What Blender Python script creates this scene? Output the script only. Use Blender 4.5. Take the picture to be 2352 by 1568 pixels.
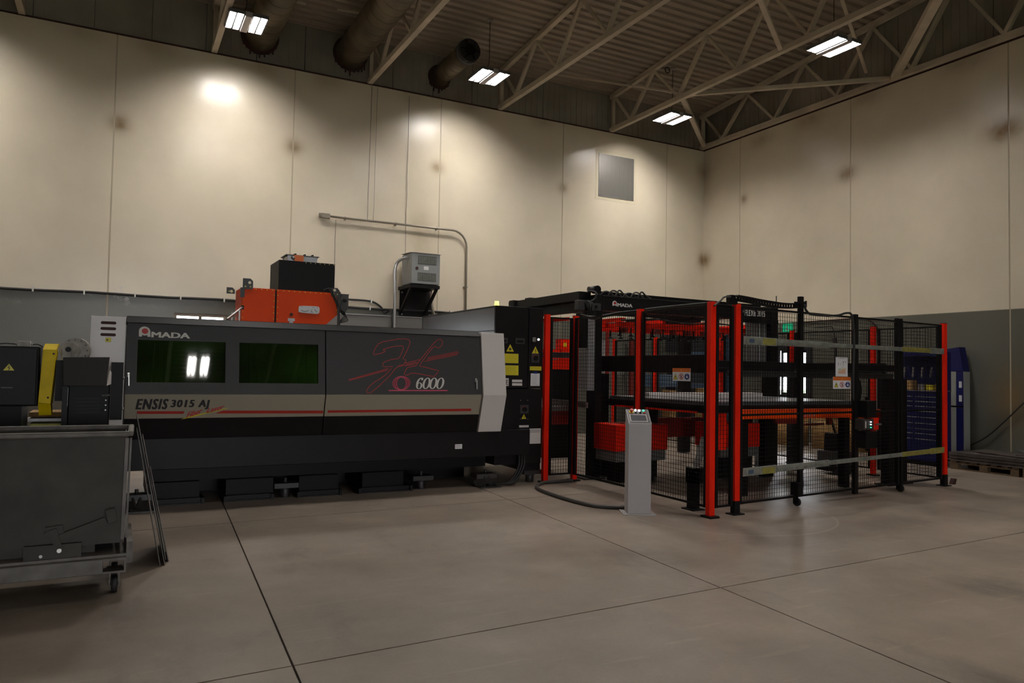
import bpy, bmesh, math, random
from mathutils import Vector, Matrix
random.seed(7)
scn = bpy.context.scene
for o in list(bpy.data.objects): bpy.data.objects.remove(o)
COL = scn.collection
V = Vector

# ---------------------------------------------------------------- camera
FPX = 1720.22
YAW, PITCH, ROLL = math.radians(27.827), math.radians(2.158), math.radians(1.051)
CAM = V((-13.272, -14.680, 1.45))
def _axes():
    cy, sy, cp, sp = math.cos(YAW), math.sin(YAW), math.cos(PITCH), math.sin(PITCH)
    fwd = V((sy*cp, cy*cp, sp)); right = V((cy, -sy, 0)); up = right.cross(fwd)
    cr, sr = math.cos(ROLL), math.sin(ROLL)
    return cr*right + sr*up, -sr*right + cr*up, fwd
CR, CU, CF = _axes()
cd = bpy.data.cameras.new('camera'); cam = bpy.data.objects.new('camera', cd); COL.objects.link(cam)
cd.sensor_width = 36.0; cd.lens = FPX/2352*36.0; cd.clip_start = 0.05; cd.clip_end = 200
cam.matrix_world = Matrix(((CR.x, CU.x, -CF.x, CAM.x), (CR.y, CU.y, -CF.y, CAM.y), (CR.z, CU.z, -CF.z, CAM.z), (0, 0, 0, 1)))
scn.camera = cam
def un(px, py, ax, v):
    """where the sight line of a photo pixel meets the plane ax = v (measuring aid)"""
    d = CF + CR*((px-1176)/FPX) - CU*((py-784)/FPX)
    i = 'xyz'.index(ax); t = (v-CAM[i])/d[i]
    return CAM + d*t
def unp(px, py, p0, n):
    d = CF + CR*((px-1176)/FPX) - CU*((py-784)/FPX)
    return CAM + d*((p0-CAM).dot(n)/d.dot(n))

# ---------------------------------------------------------------- world, exposure
w = bpy.data.worlds.new('world'); scn.world = w; w.use_nodes = True
bg = w.node_tree.nodes['Background']; bg.inputs[0].default_value = (0.93, 0.96, 1.0, 1); bg.inputs[1].default_value = 10.0
scn.view_settings.view_transform = 'Standard'; scn.view_settings.look = 'None'
scn.view_settings.exposure = 0.5; scn.view_settings.gamma = 1.0
scn.view_settings.use_curve_mapping = False
LAMP = 152.0
for (nm, loc, rot, sx_, sy_) in (('daylight_portal', (-11.75, -36.0, 2.0), (-math.pi/2, 0, 0), 7.5, 4.0), ('daylight_portal', (.0, -2.915, 1.5), (0, -math.pi/2, 0), .98, .73),
        ('daylight_portal', (-1.85, .05, 1.4), (math.pi/2, 0, math.pi), 1.8, 1.1), ('daylight_portal', (-11.94, .05, 1.8), (math.pi/2, 0, math.pi), .88, 1.1)):
    pd = bpy.data.lights.new(nm, 'AREA'); pd.shape = 'RECTANGLE'; pd.size = sx_; pd.size_y = sy_; pd.cycles.is_portal = True
    po = bpy.data.objects.new(nm, pd); po.location = loc; po.rotation_euler = rot; COL.objects.link(po)
#           # radiance of a fluorescent tube

# ---------------------------------------------------------------- materials
def hexs(r, g, b):
    f = lambda c: (c/255/12.92 if c/255 <= .04045 else ((c/255+.055)/1.055)**2.4)
    return (f(r), f(g), f(b))
def mat(name, col, rough=.5, metal=0., noise=None, bump=None, emit=None, spec=.5, trans=0., alpha=1., grain=None):
    m = bpy.data.materials.new(name); m.use_nodes = True
    nt = m.node_tree; b = nt.nodes['Principled BSDF']
    b.inputs['Base Color'].default_value = (*col, 1); b.inputs['Roughness'].default_value = rough
    b.inputs['Metallic'].default_value = metal; b.inputs['Specular IOR Level'].default_value = spec
    b.inputs['Transmission Weight'].default_value = trans
    if emit: b.inputs['Emission Color'].default_value = (*emit[0], 1); b.inputs['Emission Strength'].default_value = emit[1]
    geo = None
    def noise_tex(scale, det=4, stretch=None):
        nonlocal geo
        if geo is None: geo = nt.nodes.new('ShaderNodeNewGeometry')
        t = nt.nodes.new('ShaderNodeTexNoise'); t.inputs['Scale'].default_value = scale; t.inputs['Detail'].default_value = det
        if stretch:
            mp = nt.nodes.new('ShaderNodeMapping'); mp.inputs['Scale'].default_value = stretch
            nt.links.new(geo.outputs['Position'], mp.inputs[0]); nt.links.new(mp.outputs[0], t.inputs['Vector'])
        else: nt.links.new(geo.outputs['Position'], t.inputs['Vector'])
        return t
    if noise:   # (scale, low factor, high factor[, stretch])
        t = noise_tex(noise[0], 5, noise[3] if len(noise) > 3 else None)
        r = nt.nodes.new('ShaderNodeMapRange'); r.inputs[1].default_value = .3; r.inputs[2].default_value = .7
        r.inputs[3].default_value = noise[1]; r.inputs[4].default_value = noise[2]
        nt.links.new(t.outputs['Fac'], r.inputs[0])
        mx = nt.nodes.new('ShaderNodeVectorMath'); mx.operation = 'SCALE'; mx.inputs[0].default_value = col
        nt.links.new(r.outputs[0], mx.inputs['Scale']); nt.links.new(mx.outputs[0], b.inputs['Base Color'])
    if bump:    # (scale, strength, distance)
        t = noise_tex(bump[0], 3)
        bp = nt.nodes.new('ShaderNodeBump'); bp.inputs['Strength'].default_value = bump[1]; bp.inputs['Distance'].default_value = bump[2]
        nt.links.new(t.outputs['Fac'], bp.inputs['Height']); nt.links.new(bp.outputs[0], b.inputs['Normal'])
    return m
M = {}
M['black_panel'] = mat('black_textured_panel', (.022, .020, .021), .5, noise=(260, .5, 1.7), bump=(300, .6, .002))
M['black'] = mat('black_paint', (.0055, .0048, .005), .5, spec=.18)
M['black_metal'] = mat('black_machine_frame', (.0075, .0062, .0065), .45, spec=.18, noise=(3, .8, 1.3))
M['plum_panel'] = mat('dark_plum_panel', (.017, .009, .010), .3)
M['grey_band'] = mat('warm_grey_panel', (.29, .255, .195), .5)
M['light_panel'] = mat('light_grey_panel', (.62, .575, .55), .35)
M['red'] = mat('red_paint', (.80, .014, .001), .45, spec=.22, noise=(2, .85, 1.1))
M['orange'] = mat('orange_red_paint', (.78, .060, .001), .5, spec=.2, noise=(1.5, .88, 1.08))
M['red_stripe'] = mat('red_stripe', (.38, .012, .006), .35)
M['logo_red'] = mat('logo_red_line', (.40, .022, .018), .4)
M['pink'] = mat('pink_line', (.62, .07, .13), .4)
M['pink_dark'] = mat('dark_pink_fill', (.16, .006, .02), .4)
M['white'] = mat('white_print', (.62, .60, .55), .45)
M['paper'] = mat('white_paper', (.66, .65, .66), .6)
M['dark_print'] = mat('dark_print', (.012, .010, .012), .5)
M['grey_print'] = mat('grey_print', (.25, .25, .25), .5)
M['yellow'] = mat('yellow_label', (.62, .52, .015), .45)
M['yellow_paint'] = mat('yellow_guard_paint', (.70, .50, .002), .5, spec=.2, noise=(9, .85, 1.1))
M['orange_label'] = mat('orange_label', (.62, .13, .015), .45)
M['blue_label'] = mat('blue_label', (.01, .02, .16), .45)
M['red_label'] = mat('red_label', (.45, .02, .02), .45)
M['green_glass'] = mat('green_laser_glass', (.005, .018, .002), .018, spec=.7, noise=(1.6, .3, 2.4))
M['glass'] = mat('window_glass', (1, 1, 1), .02, trans=1.0)
M['chrome'] = mat('chrome', (.5, .48, .45), .38, 1.)
M['steel'] = mat('dull_steel', (.34, .33, .32), .42, .9, noise=(6, .7, 1.2))
M['galv'] = mat('galvanised_steel', (.36, .38, .34), .42, .7, noise=(12, .7, 1.25))
M['galv_yellow'] = mat('yellow_passivated_steel', (.42, .38, .10), .42, .6, noise=(12, .8, 1.2))
M['alu'] = mat('aluminium', (.40, .40, .41), .38, .6)
M['sheet'] = mat('sheet_steel', (.26, .26, .275), .32, .75, noise=(1.2, .8, 1.1))
M['sheet_edge'] = mat('cut_sheet_steel', (.12, .10, .088), .5, .45, noise=(5, .5, 1.4))
M['truss'] = mat('truss_cream_grey_paint', (.56, .48, .37), .5, noise=(2, .8, 1.15))
M['deck'] = mat('ceiling_deck_paint', (.34, .28, .22), .55, noise=(.8, .85, 1.1))
M['siding'] = mat('dark_grey_siding', (.28, .25, .21), .5, noise=(1.1, .75, 1.2))
M['duct'] = mat('dirty_duct', (.13, .10, .06), .5, .2, noise=(1.7, .55, 1.5))
M['duct_black'] = mat('sooty_duct_cap', (.022, .020, .022), .55)
M['soot'] = mat('brown_sealant', (.045, .014, .010), .7)
M['lamp_house'] = mat('lamp_housing', (.45, .42, .42), .35, .3)
M['reflector'] = mat('lamp_reflector', (.11, .11, .11), .5)
M['tube'] = mat('lit_fluorescent_tube', (.9, .9, .9), .4, emit=((1.0, .955, .90), LAMP))
M['rubber'] = mat('black_rubber', (.014, .013, .013), .6)
M['cable_grey'] = mat('grey_cable', (.06, .055, .05), .5)
M['conduit'] = mat('grey_conduit', (.28, .25, .20), .4, .5)
M['conduit_l'] = mat('bright_conduit', (.42, .42, .42), .35, .7)
M['xfmr'] = mat('grey_enamel_box', (.24, .25, .25), .42)
M['grille'] = mat('dark_grille', (.06, .06, .05), .6)
M['dump'] = mat('grey_hopper_paint', (.055, .050, .042), .6, spec=.3, noise=(4, .75, 1.25))
M['dump_rim'] = mat('worn_grey_rim', (.13, .115, .10), .5, noise=(9, .6, 1.3))
M['charcoal'] = mat('charcoal_paint', (.03, .027, .026), .45)
M['motor'] = mat('beige_grey_casting', (.32, .29, .25), .5, noise=(14, .6, 1.2))
M['console'] = mat('console_grey', (.36, .335, .33), .45)
M['console_dark'] = mat('console_face', (.10, .095, .10), .3)
M['screen'] = mat('screen', (.09, .09, .10), .15)
M['beacon'] = mat('amber_beacon', (.8, .6, .05), .3, emit=((1.0, .78, .12), 2.2))
M['led_white'] = mat('white_lamp', (.9, .9, .9), .3, emit=((.92, .95, 1), 2.0))
M['led_green'] = mat('green_lamp', (.02, .4, .2), .3, emit=((.05, .7, .4), 1.0))
M['led_red'] = mat('red_button', (.5, .02, .01), .3)
M['blue'] = mat('blue_enamel', (.007, .009, .075), .45, spec=.3)
M['blue_steel'] = mat('steel_blue_paint', (.05, .085, .14), .45)
M['grey_cab'] = mat('light_grey_cabinet', (.26, .26, .24), .5)
M['cardboard'] = mat('tan_cardboard', (.36, .20, .065), .7, noise=(3, .7, 1.15, (8, 8, 1)))
M['wood'] = mat('pallet_wood', (.12, .075, .038), .7, noise=(6, .6, 1.2, (1, 8, 8)))
M['green_sign'] = mat('green_exit_sign', (.0, .22, .10), .4, emit=((.0, .45, .2), .35))
M['window_frame'] = mat('brown_white_window_frame', (.36, .30, .25), .5)
M['window_dark'] = mat('dark_window_frame', (.02, .02, .025), .5)
M['seal'] = mat('joint_sealant', (.46, .39, .28), .6)
M['vent'] = mat('perforated_plate', (.27, .255, .235), .35, .5)
M['tape'] = mat('cream_tape', (.62, .55, .40), .45)
M['grass'] = mat('grass', (.06, .13, .03), .9, noise=(3, .6, 1.3))
M['pe'] = mat('pale_plastic', (.42, .42, .40), .5)
M['worn_red'] = mat('dull_red_paint', (.22, .012, .006), .45)
M['mid_grey'] = mat('mid_grey_paint', (.15, .145, .135), .5)

def wall_material(name, axis, stains):
    """cream above and grey below the paint line, brown heat stains by the joints"""
    m = bpy.data.materials.new(name); m.use_nodes = True; nt = m.node_tree; N = nt.nodes; L = nt.links
    b = N['Principled BSDF']; g = N.new('ShaderNodeNewGeometry'); s = N.new('ShaderNodeSeparateXYZ'); L.new(g.outputs['Position'], s.inputs[0])
    def math_(op, a, c=None):
        n = N.new('ShaderNodeMath'); n.operation = op
        for i, v in enumerate((a, c)):
            if v is None: continue
            if isinstance(v, (int, float)): n.inputs[i].default_value = v
            else: L.new(v, n.inputs[i])
        return n.outputs[0]
    u = s.outputs['X'] if axis == 'x' else s.outputs['Y']; z = s.outputs['Z']
    t = N.new('ShaderNodeTexNoise'); t.inputs['Scale'].default_value = .55; t.inputs['Detail'].default_value = 6; L.new(g.outputs['Position'], t.inputs['Vector'])
    t2 = N.new('ShaderNodeTexNoise'); t2.inputs['Scale'].default_value = 5; t2.inputs['Detail'].default_value = 8; L.new(g.outputs['Position'], t2.inputs['Vector'])
    step = N.new('ShaderNodeMapRange'); step.inputs[1].default_value = 2.615; step.inputs[2].default_value = 2.63; L.new(z, step.inputs[0])
    base = N.new('ShaderNodeMix'); base.data_type = 'RGBA'; base.inputs[6].default_value = (.125, .122, .10, 1); base.inputs[7].default_value = (.72, .635, .495, 1)
    L.new(step.outputs[0], base.inputs[0])
    fac = None
    for (cu, cz, ru, rz, st) in stains:
        du = math_('MULTIPLY', math_('SUBTRACT', u, cu), 1/ru); dz = math_('MULTIPLY', math_('SUBTRACT', z, cz), 1/rz)
        r2 = math_('ADD', math_('MULTIPLY', du, du), math_('MULTIPLY', dz, dz))
        e = math_('MULTIPLY', math_('POWER', 2.718, math_('MULTIPLY', r2, -1.0)), st)
        fac = e if fac is None else math_('ADD', fac, e)
    # scuffed plaster showing pale just above and below the paint line, towards the left end of the long wall
    col = base.outputs[2]
    if fac is not None:
        n2 = math_('MULTIPLY', fac, math_('ADD', math_('MULTIPLY', t2.outputs['Fac'], 1.0), .5))
        cl = N.new('ShaderNodeClamp'); L.new(n2, cl.inputs[0])
        mx = N.new('ShaderNodeMix'); mx.data_type = 'RGBA'; mx.inputs[7].default_value = (.21, .125, .045, 1)
        L.new(cl.outputs[0], mx.inputs[0]); L.new(col, mx.inputs[6]); col = mx.outputs[2]
    r = N.new('ShaderNodeMapRange'); r.inputs[1].default_value = .3; r.inputs[2].default_value = .7; r.inputs[3].default_value = .86; r.inputs[4].default_value = 1.06
    L.new(t.outputs['Fac'], r.inputs[0])
    sc = N.new('ShaderNodeVectorMath'); sc.operation = 'SCALE'; L.new(col, sc.inputs[0]); L.new(r.outputs[0], sc.inputs['Scale']); col = sc.outputs[0]
    if axis == 'x':
        band = math_('MULTIPLY', math_('SUBTRACT', z, 2.66), 1/.16); band = math_('POWER', 2.718, math_('MULTIPLY', math_('MULTIPLY', band, band), -1.0))
        lf = N.new('ShaderNodeMapRange'); lf.inputs[1].default_value = -11.6; lf.inputs[2].default_value = -12.6; L.new(u, lf.inputs[0])
        t3 = N.new('ShaderNodeTexNoise'); t3.inputs['Scale'].default_value = 2.6; t3.inputs['Detail'].default_value = 9; t3.inputs['Roughness'].default_value = .7; L.new(g.outputs['Position'], t3.inputs['Vector'])
        th = N.new('ShaderNodeMapRange'); th.inputs[1].default_value = .56; th.inputs[2].default_value = .62; L.new(t3.outputs['Fac'], th.inputs[0])
        f = math_('MULTIPLY', math_('MULTIPLY', band, lf.outputs[0]), math_('MULTIPLY', th.outputs[0], .7))
        mx = N.new('ShaderNodeMix'); mx.data_type = 'RGBA'; mx.inputs[7].default_value = (.62, .58, .55, 1)
        L.new(f, mx.inputs[0]); L.new(col, mx.inputs[6]); col = mx.outputs[2]
    L.new(col, b.inputs['Base Color'])
    rr = N.new('ShaderNodeMapRange'); rr.inputs[3].default_value = .30; rr.inputs[4].default_value = .24; L.new(step.outputs[0], rr.inputs[0]); L.new(rr.outputs[0], b.inputs['Roughness'])
    b.inputs['Specular IOR Level'].default_value = .45
    bt = N.new('ShaderNodeTexNoise'); bt.inputs['Scale'].default_value = 45; bt.inputs['Detail'].default_value = 4; L.new(g.outputs['Position'], bt.inputs['Vector'])
    bp = N.new('ShaderNodeBump'); bp.inputs['Strength'].default_value = .25; bp.inputs['Distance'].default_value = .004
    L.new(bt.outputs['Fac'], bp.inputs['Height']); L.new(bp.outputs[0], b.inputs['Normal'])
    return m
def floor_material():
    m = bpy.data.materials.new('polished_concrete'); m.use_nodes = True; nt = m.node_tree; N = nt.nodes; L = nt.links
    b = N['Principled BSDF']; g = N.new('ShaderNodeNewGeometry')
    def nz(s, d, rgh=.6, st=None):
        t = N.new('ShaderNodeTexNoise'); t.inputs['Scale'].default_value = s; t.inputs['Detail'].default_value = d; t.inputs['Roughness'].default_value = rgh
        if st:
            mp = N.new('ShaderNodeMapping'); mp.inputs['Scale'].default_value = st; L.new(g.outputs['Position'], mp.inputs[0]); L.new(mp.outputs[0], t.inputs['Vector'])
        else: L.new(g.outputs['Position'], t.inputs['Vector'])
        return t.outputs['Fac']
    def rng(s, a, b_, c, d):
        r = N.new('ShaderNodeMapRange'); r.inputs[1].default_value = a; r.inputs[2].default_value = b_; r.inputs[3].default_value = c; r.inputs[4].default_value = d; L.new(s, r.inputs[0]); return r.outputs[0]
    def mul(a, c):
        n = N.new('ShaderNodeMath'); n.operation = 'MULTIPLY'
        L.new(a, n.inputs[0])
        if isinstance(c, float): n.inputs[1].default_value = c
        else: L.new(c, n.inputs[1])
        return n.outputs[0]
    f = mul(rng(nz(.55, 6), .3, .7, .72, 1.12), rng(nz(2.3, 8, .65), .3, .7, .88, 1.1))
    f = mul(f, rng(nz(1.1, 9, .7, (1, .45, 1)), .56, .72, 1., .55))
    f = mul(f, rng(nz(40, 4), .2, .8, .93, 1.06))
    f = mul(f, rng(nz(9, 3, .5, (.15, 1.6, 1)), .62, .70, 1., 1.16))
    sc = N.new('ShaderNodeVectorMath'); sc.operation = 'SCALE'; sc.inputs[0].default_value = (.285, .231, .184); L.new(f, sc.inputs['Scale'])
    # pale arc scratched by the gate wheel
    s = N.new('ShaderNodeVectorMath'); s.operation = 'DISTANCE'; s.inputs[1].default_value = (-7.60, -8.78, 0); L.new(g.outputs['Position'], s.inputs[0])
    d = N.new('ShaderNodeMath'); d.operation = 'SUBTRACT'; L.new(s.outputs['Value'], d.inputs[0]); d.inputs[1].default_value = 1.07
    a = N.new('ShaderNodeMath'); a.operation = 'ABSOLUTE'; L.new(d.outputs[0], a.inputs[0])
    arc = rng(a.outputs[0], .006, .016, .45, 0.)
    mx = N.new('ShaderNodeMix'); mx.data_type = 'RGBA'; L.new(arc, mx.inputs[0]); L.new(sc.outputs[0], mx.inputs[6]); mx.inputs[7].default_value = (.42, .37, .31, 1)
    L.new(mx.outputs[2], b.inputs['Base Color'])
    L.new(rng(nz(.9, 7), .3, .7, .30, .50), b.inputs['Roughness'])
    b.inputs['Specular IOR Level'].default_value = .5
    bp = N.new('ShaderNodeBump'); bp.inputs['Strength'].default_value = .12; bp.inputs['Distance'].default_value = .003
    L.new(nz(6, 6), bp.inputs['Height']); L.new(bp.outputs[0], b.inputs['Normal'])
    return m
M['floor'] = floor_material()

# ---------------------------------------------------------------- mesh helpers
class MB:
    def __init__(s): s.v = []; s.f = []; s.m = []; s.sm = []
    def add(s, vs, fs, mi=0, smooth=False):
        n = len(s.v); s.v += [V(p) for p in vs]
        for f in fs: s.f.append([n+i for i in f]); s.m.append(mi); s.sm.append(smooth)
        return s
    def hexa(s, P, mi=0):     # 8 points: bottom 4 ccw, top 4
        return s.add(P, [(3,2,1,0),(4,5,6,7),(0,1,5,4),(1,2,6,5),(2,3,7,6),(3,0,4,7)], mi)
    def box(s, x0, x1, y0, y1, z0, z1, mi=0):
        x0, x1 = min(x0, x1), max(x0, x1); y0, y1 = min(y0, y1), max(y0, y1); z0, z1 = min(z0, z1), max(z0, z1)
        return s.hexa([(x0,y0,z0),(x1,y0,z0),(x1,y1,z0),(x0,y1,z0),(x0,y0,z1),(x1,y0,z1),(x1,y1,z1),(x0,y1,z1)], mi)
    def slab(s, a, b, c, d, t, mi=0):   # quad a b c d (ccw seen from outside), extruded inwards by vector t
        a, b, c, d = V(a), V(b), V(c), V(d); t = V(t)
        return s.add([a, b, c, d, a+t, b+t, c+t, d+t], [(0,1,2,3),(7,6,5,4),(0,4,5,1),(1,5,6,2),(2,6,7,3),(3,7,4,0)], mi)
    def bar(s, p, q, w, h=None, up=(0,0,1), mi=0):
        p, q = V(p), V(q); h = h or w; d = (q-p).normalized(); u = V(up)
        if abs(d.dot(u)) > .98: u = V((0, 1, 0)) if abs(d.z) > .9 else V((0, 0, 1))
        r = d.cross(u).normalized(); u = r.cross(d); r *= w/2; u *= h/2
        return s.hexa([p-r-u, p+r-u, p+r+u, p-r+u, q-r-u, q+r-u, q+r+u, q-r+u], mi)
    def cyl(s, p, q, r, n=16, r2=None, mi=0, caps=True):
        p, q = V(p), V(q); d = (q-p).normalized(); u = V((0,0,1)) if abs(d.z) < .9 else V((1,0,0))
        a = d.cross(u).normalized(); b = d.cross(a); r2 = r if r2 is None else r2; n0 = len(s.v)
        for (c, rr) in ((p, r), (q, r2)):
            for i in range(n): t = 2*math.pi*i/n; s.v.append(c + (a*math.cos(t)+b*math.sin(t))*rr)
        for i in range(n):
            j = (i+1) % n; s.f.append([n0+i, n0+j, n0+n+j, n0+n+i][::-1]); s.m.append(mi); s.sm.append(True)
        if caps:
            s.f.append([n0+i for i in range(n)]); s.m.append(mi); s.sm.append(False)
            s.f.append([n0+n+i for i in range(n)][::-1]); s.m.append(mi); s.sm.append(False)
        return s
    def tube(s, pts, r, n=8, mi=0):
        pts = [V(p) for p in pts]; n0 = len(s.v); prev = None
        for k, p in enumerate(pts):
            d = (pts[min(k+1, len(pts)-1)] - pts[max(k-1, 0)]).normalized()
            if prev is None:
                u = V((0,0,1)) if abs(d.z) < .9 else V((1,0,0)); a = d.cross(u).normalized()
            else: a = (prev - d*prev.dot(d)).normalized()
            prev = a; b = d.cross(a)
            for i in range(n): t = 2*math.pi*i/n; s.v.append(p + (a*math.cos(t)+b*math.sin(t))*r)
        for k in range(len(pts)-1):
            for i in range(n):
                j = (i+1) % n; s.f.append([n0+k*n+i, n0+k*n+j, n0+(k+1)*n+j, n0+(k+1)*n+i]); s.m.append(mi); s.sm.append(True)
        s.f.append([n0+i for i in range(n)][::-1]); s.m.append(mi); s.sm.append(False)
        e = n0+(len(pts)-1)*n; s.f.append([e+i for i in range(n)]); s.m.append(mi); s.sm.append(False)
        return s
    def prism(s, poly, t, mi=0):   # planar polygon of 3-D points extruded by t
        poly = [V(p) for p in poly]; t = V(t); n = len(poly); n0 = len(s.v)
        s.v += poly + [p+t for p in poly]
        s.f.append([n0+i for i in range(n)]); s.m.append(mi); s.sm.append(False)
        s.f.append([n0+n+i for i in range(n)][::-1]); s.m.append(mi); s.sm.append(False)
        for i in range(n):
            j = (i+1) % n; s.f.append([n0+i, n0+n+i, n0+n+j, n0+j]); s.m.append(mi); s.sm.append(False)
        return s
    def ball(s, c, r, seg=12, rings=7, mi=0, sx=1, sy=1, sz=1):
        n0 = len(s.v); c = V(c)
        for i in range(rings+1):
            ph = math.pi*i/rings
            for j in range(seg):
                th = 2*math.pi*j/seg; s.v.append(c+V((r*sx*math.sin(ph)*math.cos(th), r*sy*math.sin(ph)*math.sin(th), r*sz*math.cos(ph))))
        for i in range(rings):
            for j in range(seg):
                k = (j+1) % seg; s.f.append([n0+i*seg+j, n0+(i+1)*seg+j, n0+(i+1)*seg+k, n0+i*seg+k]); s.m.append(mi); s.sm.append(True)
        return s
    def build(s, name, m, parent=None, label=None, bevel=0, kind=None, local=False):
        mats = m if isinstance(m, (list, tuple)) else [m]
        lo = V([min(p[i] for p in s.v) for i in range(3)]); hi = V([max(p[i] for p in s.v) for i in range(3)]); c = (lo+hi)/2
        me = bpy.data.meshes.new(name); me.from_pydata([p-c for p in s.v], [], s.f)
        for k in mats: me.materials.append(M[k])
        for i, p in enumerate(me.polygons): p.material_index = s.m[i]; p.use_smooth = s.sm[i]
        bm = bmesh.new(); bm.from_mesh(me); bmesh.ops.recalc_face_normals(bm, faces=bm.faces); bm.to_mesh(me); bm.free()
        o = bpy.data.objects.new(name, me); COL.objects.link(o)
        if parent is not None:
            o.parent = parent
            o.location = c - (origin(parent) if not local else local_origin(parent))
        else: o.location = c
        if label: o['label'] = label
        if kind: o['kind'] = kind
        if bevel:
            b = o.modifiers.new('bevel', 'BEVEL'); b.width = bevel; b.segments = 2; b.limit_method = 'ANGLE'; b.angle_limit = math.radians(40)
        return o
def origin(o):
    p = V(o.location)
    while o.parent: o = o.parent; p = p + V(o.location)
    return p
def local_origin(o):
    p = V((0, 0, 0))
    while o.parent: p = p + V(o.location); o = o.parent
    return p
def thing(name, label, cat, loc=(0,0,0), group=None, rz=0):
    o = bpy.data.objects.new(name, None); o.empty_display_size = .1; COL.objects.link(o)
    o.location = loc; o.rotation_euler = (0, 0, rz); o['label'] = label; o['category'] = cat
    if group: o['group'] = group
    return o
def tag(o, label, cat, group=None):
    o['label'] = label; o['category'] = cat
    if group: o['group'] = group
    return o
def struct(o): o['kind'] = 'structure'; return o
def copy_tree(o, parent=None):
    c = o.copy(); COL.objects.link(c)
    if parent: c.parent = parent
    for ch in [x for x in bpy.data.objects if x.parent == o]: copy_tree(ch, c)
    return c
def lerp(a, b, t): return a*(1-t) + b*t
def spline(pts, k=6):
    pts = [V(p) for p in pts]; out = []
    for i in range(len(pts)-1):
        p0, p1, p2, p3 = pts[max(i-1, 0)], pts[i], pts[i+1], pts[min(i+2, len(pts)-1)]
        for j in range(k):
            t = j/k; out.append(.5*((2*p1)+(-p0+p2)*t+(2*p0-5*p1+4*p2-p3)*t*t+(-p0+3*p1-3*p2+p3)*t**3))
    return out+[pts[-1]]
DG = None
SPACING = 1.0
def text_mesh(txt, bold=0.0):
    """returns (verts 2-D in a unit box, faces, aspect)"""
    cu = bpy.data.curves.new('lettering', 'FONT'); cu.body = txt; cu.offset = bold; cu.resolution_u = 3; cu.space_character = SPACING
    ob = bpy.data.objects.new('lettering', cu); COL.objects.link(ob)
    dg = bpy.context.evaluated_depsgraph_get(); me = bpy.data.meshes.new_from_object(ob.evaluated_get(dg))
    vs = [(v.co.x, v.co.y) for v in me.vertices]; fs = [tuple(p.vertices) for p in me.polygons]
    bpy.data.objects.remove(ob); bpy.data.curves.remove(cu); bpy.data.meshes.remove(me)
    x0 = min(v[0] for v in vs); x1 = max(v[0] for v in vs); y0 = min(v[1] for v in vs); y1 = max(v[1] for v in vs)
    return [((x-x0)/(x1-x0), (y-y0)/(y1-y0)) for x, y in vs], fs
def lettering(name, txt, parent, m, O, U, W, shear=0., bold=0., lift=.003, label=None, heavy=0.):
    """letters in the parallelogram O, O+U (baseline), O+W (height)"""
    vs, fs = text_mesh(txt, bold); U, W, O = V(U), V(W), V(O); n = U.cross(W).normalized()
    mb = MB(); un_ = U.normalized(); wn = W.normalized(); q = [(0, 0)] if not heavy else [(i*heavy/2, j*heavy/3) for i in (-2, -1, 0, 1, 2) for j in (-1, 0, 1)]
    for k_, (a_, b_) in enumerate(q): mb.add([O + U*(x + shear*y) + W*y + n*(lift+k_*.00004) + un_*a_ + wn*b_ for x, y in vs], fs)
    me_o = mb.build(name, m, parent, label)
    return me_o
def ribbon(mb, pts, wd, n, lift=.003, mi=0, close=False):
    pts = [V(p) + V(n)*lift for p in pts]; L = len(pts); out = []
    for i, p in enumerate(pts):
        a = pts[(i-1) % L] if close or i else p; b = pts[(i+1) % L] if close or i < L-1 else p
        d = (b-a).normalized(); r = d.cross(V(n)).normalized()*wd/2; out += [p-r, p+r]
    fs = [(2*i, 2*i+1, 2*i+3, 2*i+2) for i in range(L-1)]
    if close: fs.append((2*(L-1), 2*(L-1)+1, 1, 0))
    mb.add(out, fs)
def plaque(mb, O, U, W, t=.004, mi=0, u0=0, u1=1, w0=0, w1=1, lift=0):
    O, U, W = V(O), V(U), V(W); n = U.cross(W).normalized()
    P = lambda a, b: O + U*a + W*b + n*(lift+t)
    mb.slab(P(u0, w0), P(u1, w0), P(u1, w1), P(u0, w1), -n*t, mi)
def ellipse(O, U, W, cu, cw, ru, rw, n=20, a0=0, a1=2*math.pi):
    return [V(O)+V(U)*(cu+ru*math.cos(a0+(a1-a0)*i/n))+V(W)*(cw+rw*math.sin(a0+(a1-a0)*i/n)) for i in range(n)]

# ================================================================ THE SETTING
H0, H1 = 7.2, 8.11          # top of the concrete wall, roof height at the long wall
SL = .085                   # the roof rises away from the long wall
XL, YF = -21.0, -36.0       # the unseen left and front walls
roofz = lambda y: H1 + SL*abs(y)
# floor: slabs between the sawn joints
def build_floor():
    base = MB().box(XL-.2, .2, YF-.2, .2, -.30, -.022).build('floor', 'charcoal'); struct(base)
    A = lambda y: -12.476+.05*(y+11.16); C = lambda y: -9.33+.07*(y+7.0); B = lambda x: -10.81+.046*(x+9.57); D = lambda x: -7.38+.046*(x+12.77)
    xs = [lambda y: XL-.2, lambda y: -15.5+.05*(y+11), A, C, lambda y: .2]; ys = [lambda x: YF-.2, lambda x: -14.3+.046*(x+9.57), B, D, lambda x: .2]
    def meet(fx, fy):
        x, y = -10., -9.
        for _ in range(6): x = fx(y); y = fy(x)
        return x, y
    for i in range(4):
        for j in range(4):
            g = .0055
            c = [meet(xs[i+a], ys[j+b]) for a, b in ((0,0),(1,0),(1,1),(0,1))]
            o = ((g,g),(-g,g),(-g,-g),(g,-g)); c = [(p[0]+q[0], p[1]+q[1]) for p, q in zip(c, o)]
            MB().hexa([(x, y, -.0215) for x, y in c]+[(x, y, 0) for x, y in c]).build('floor_slab', 'floor', base)
build_floor()
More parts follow.
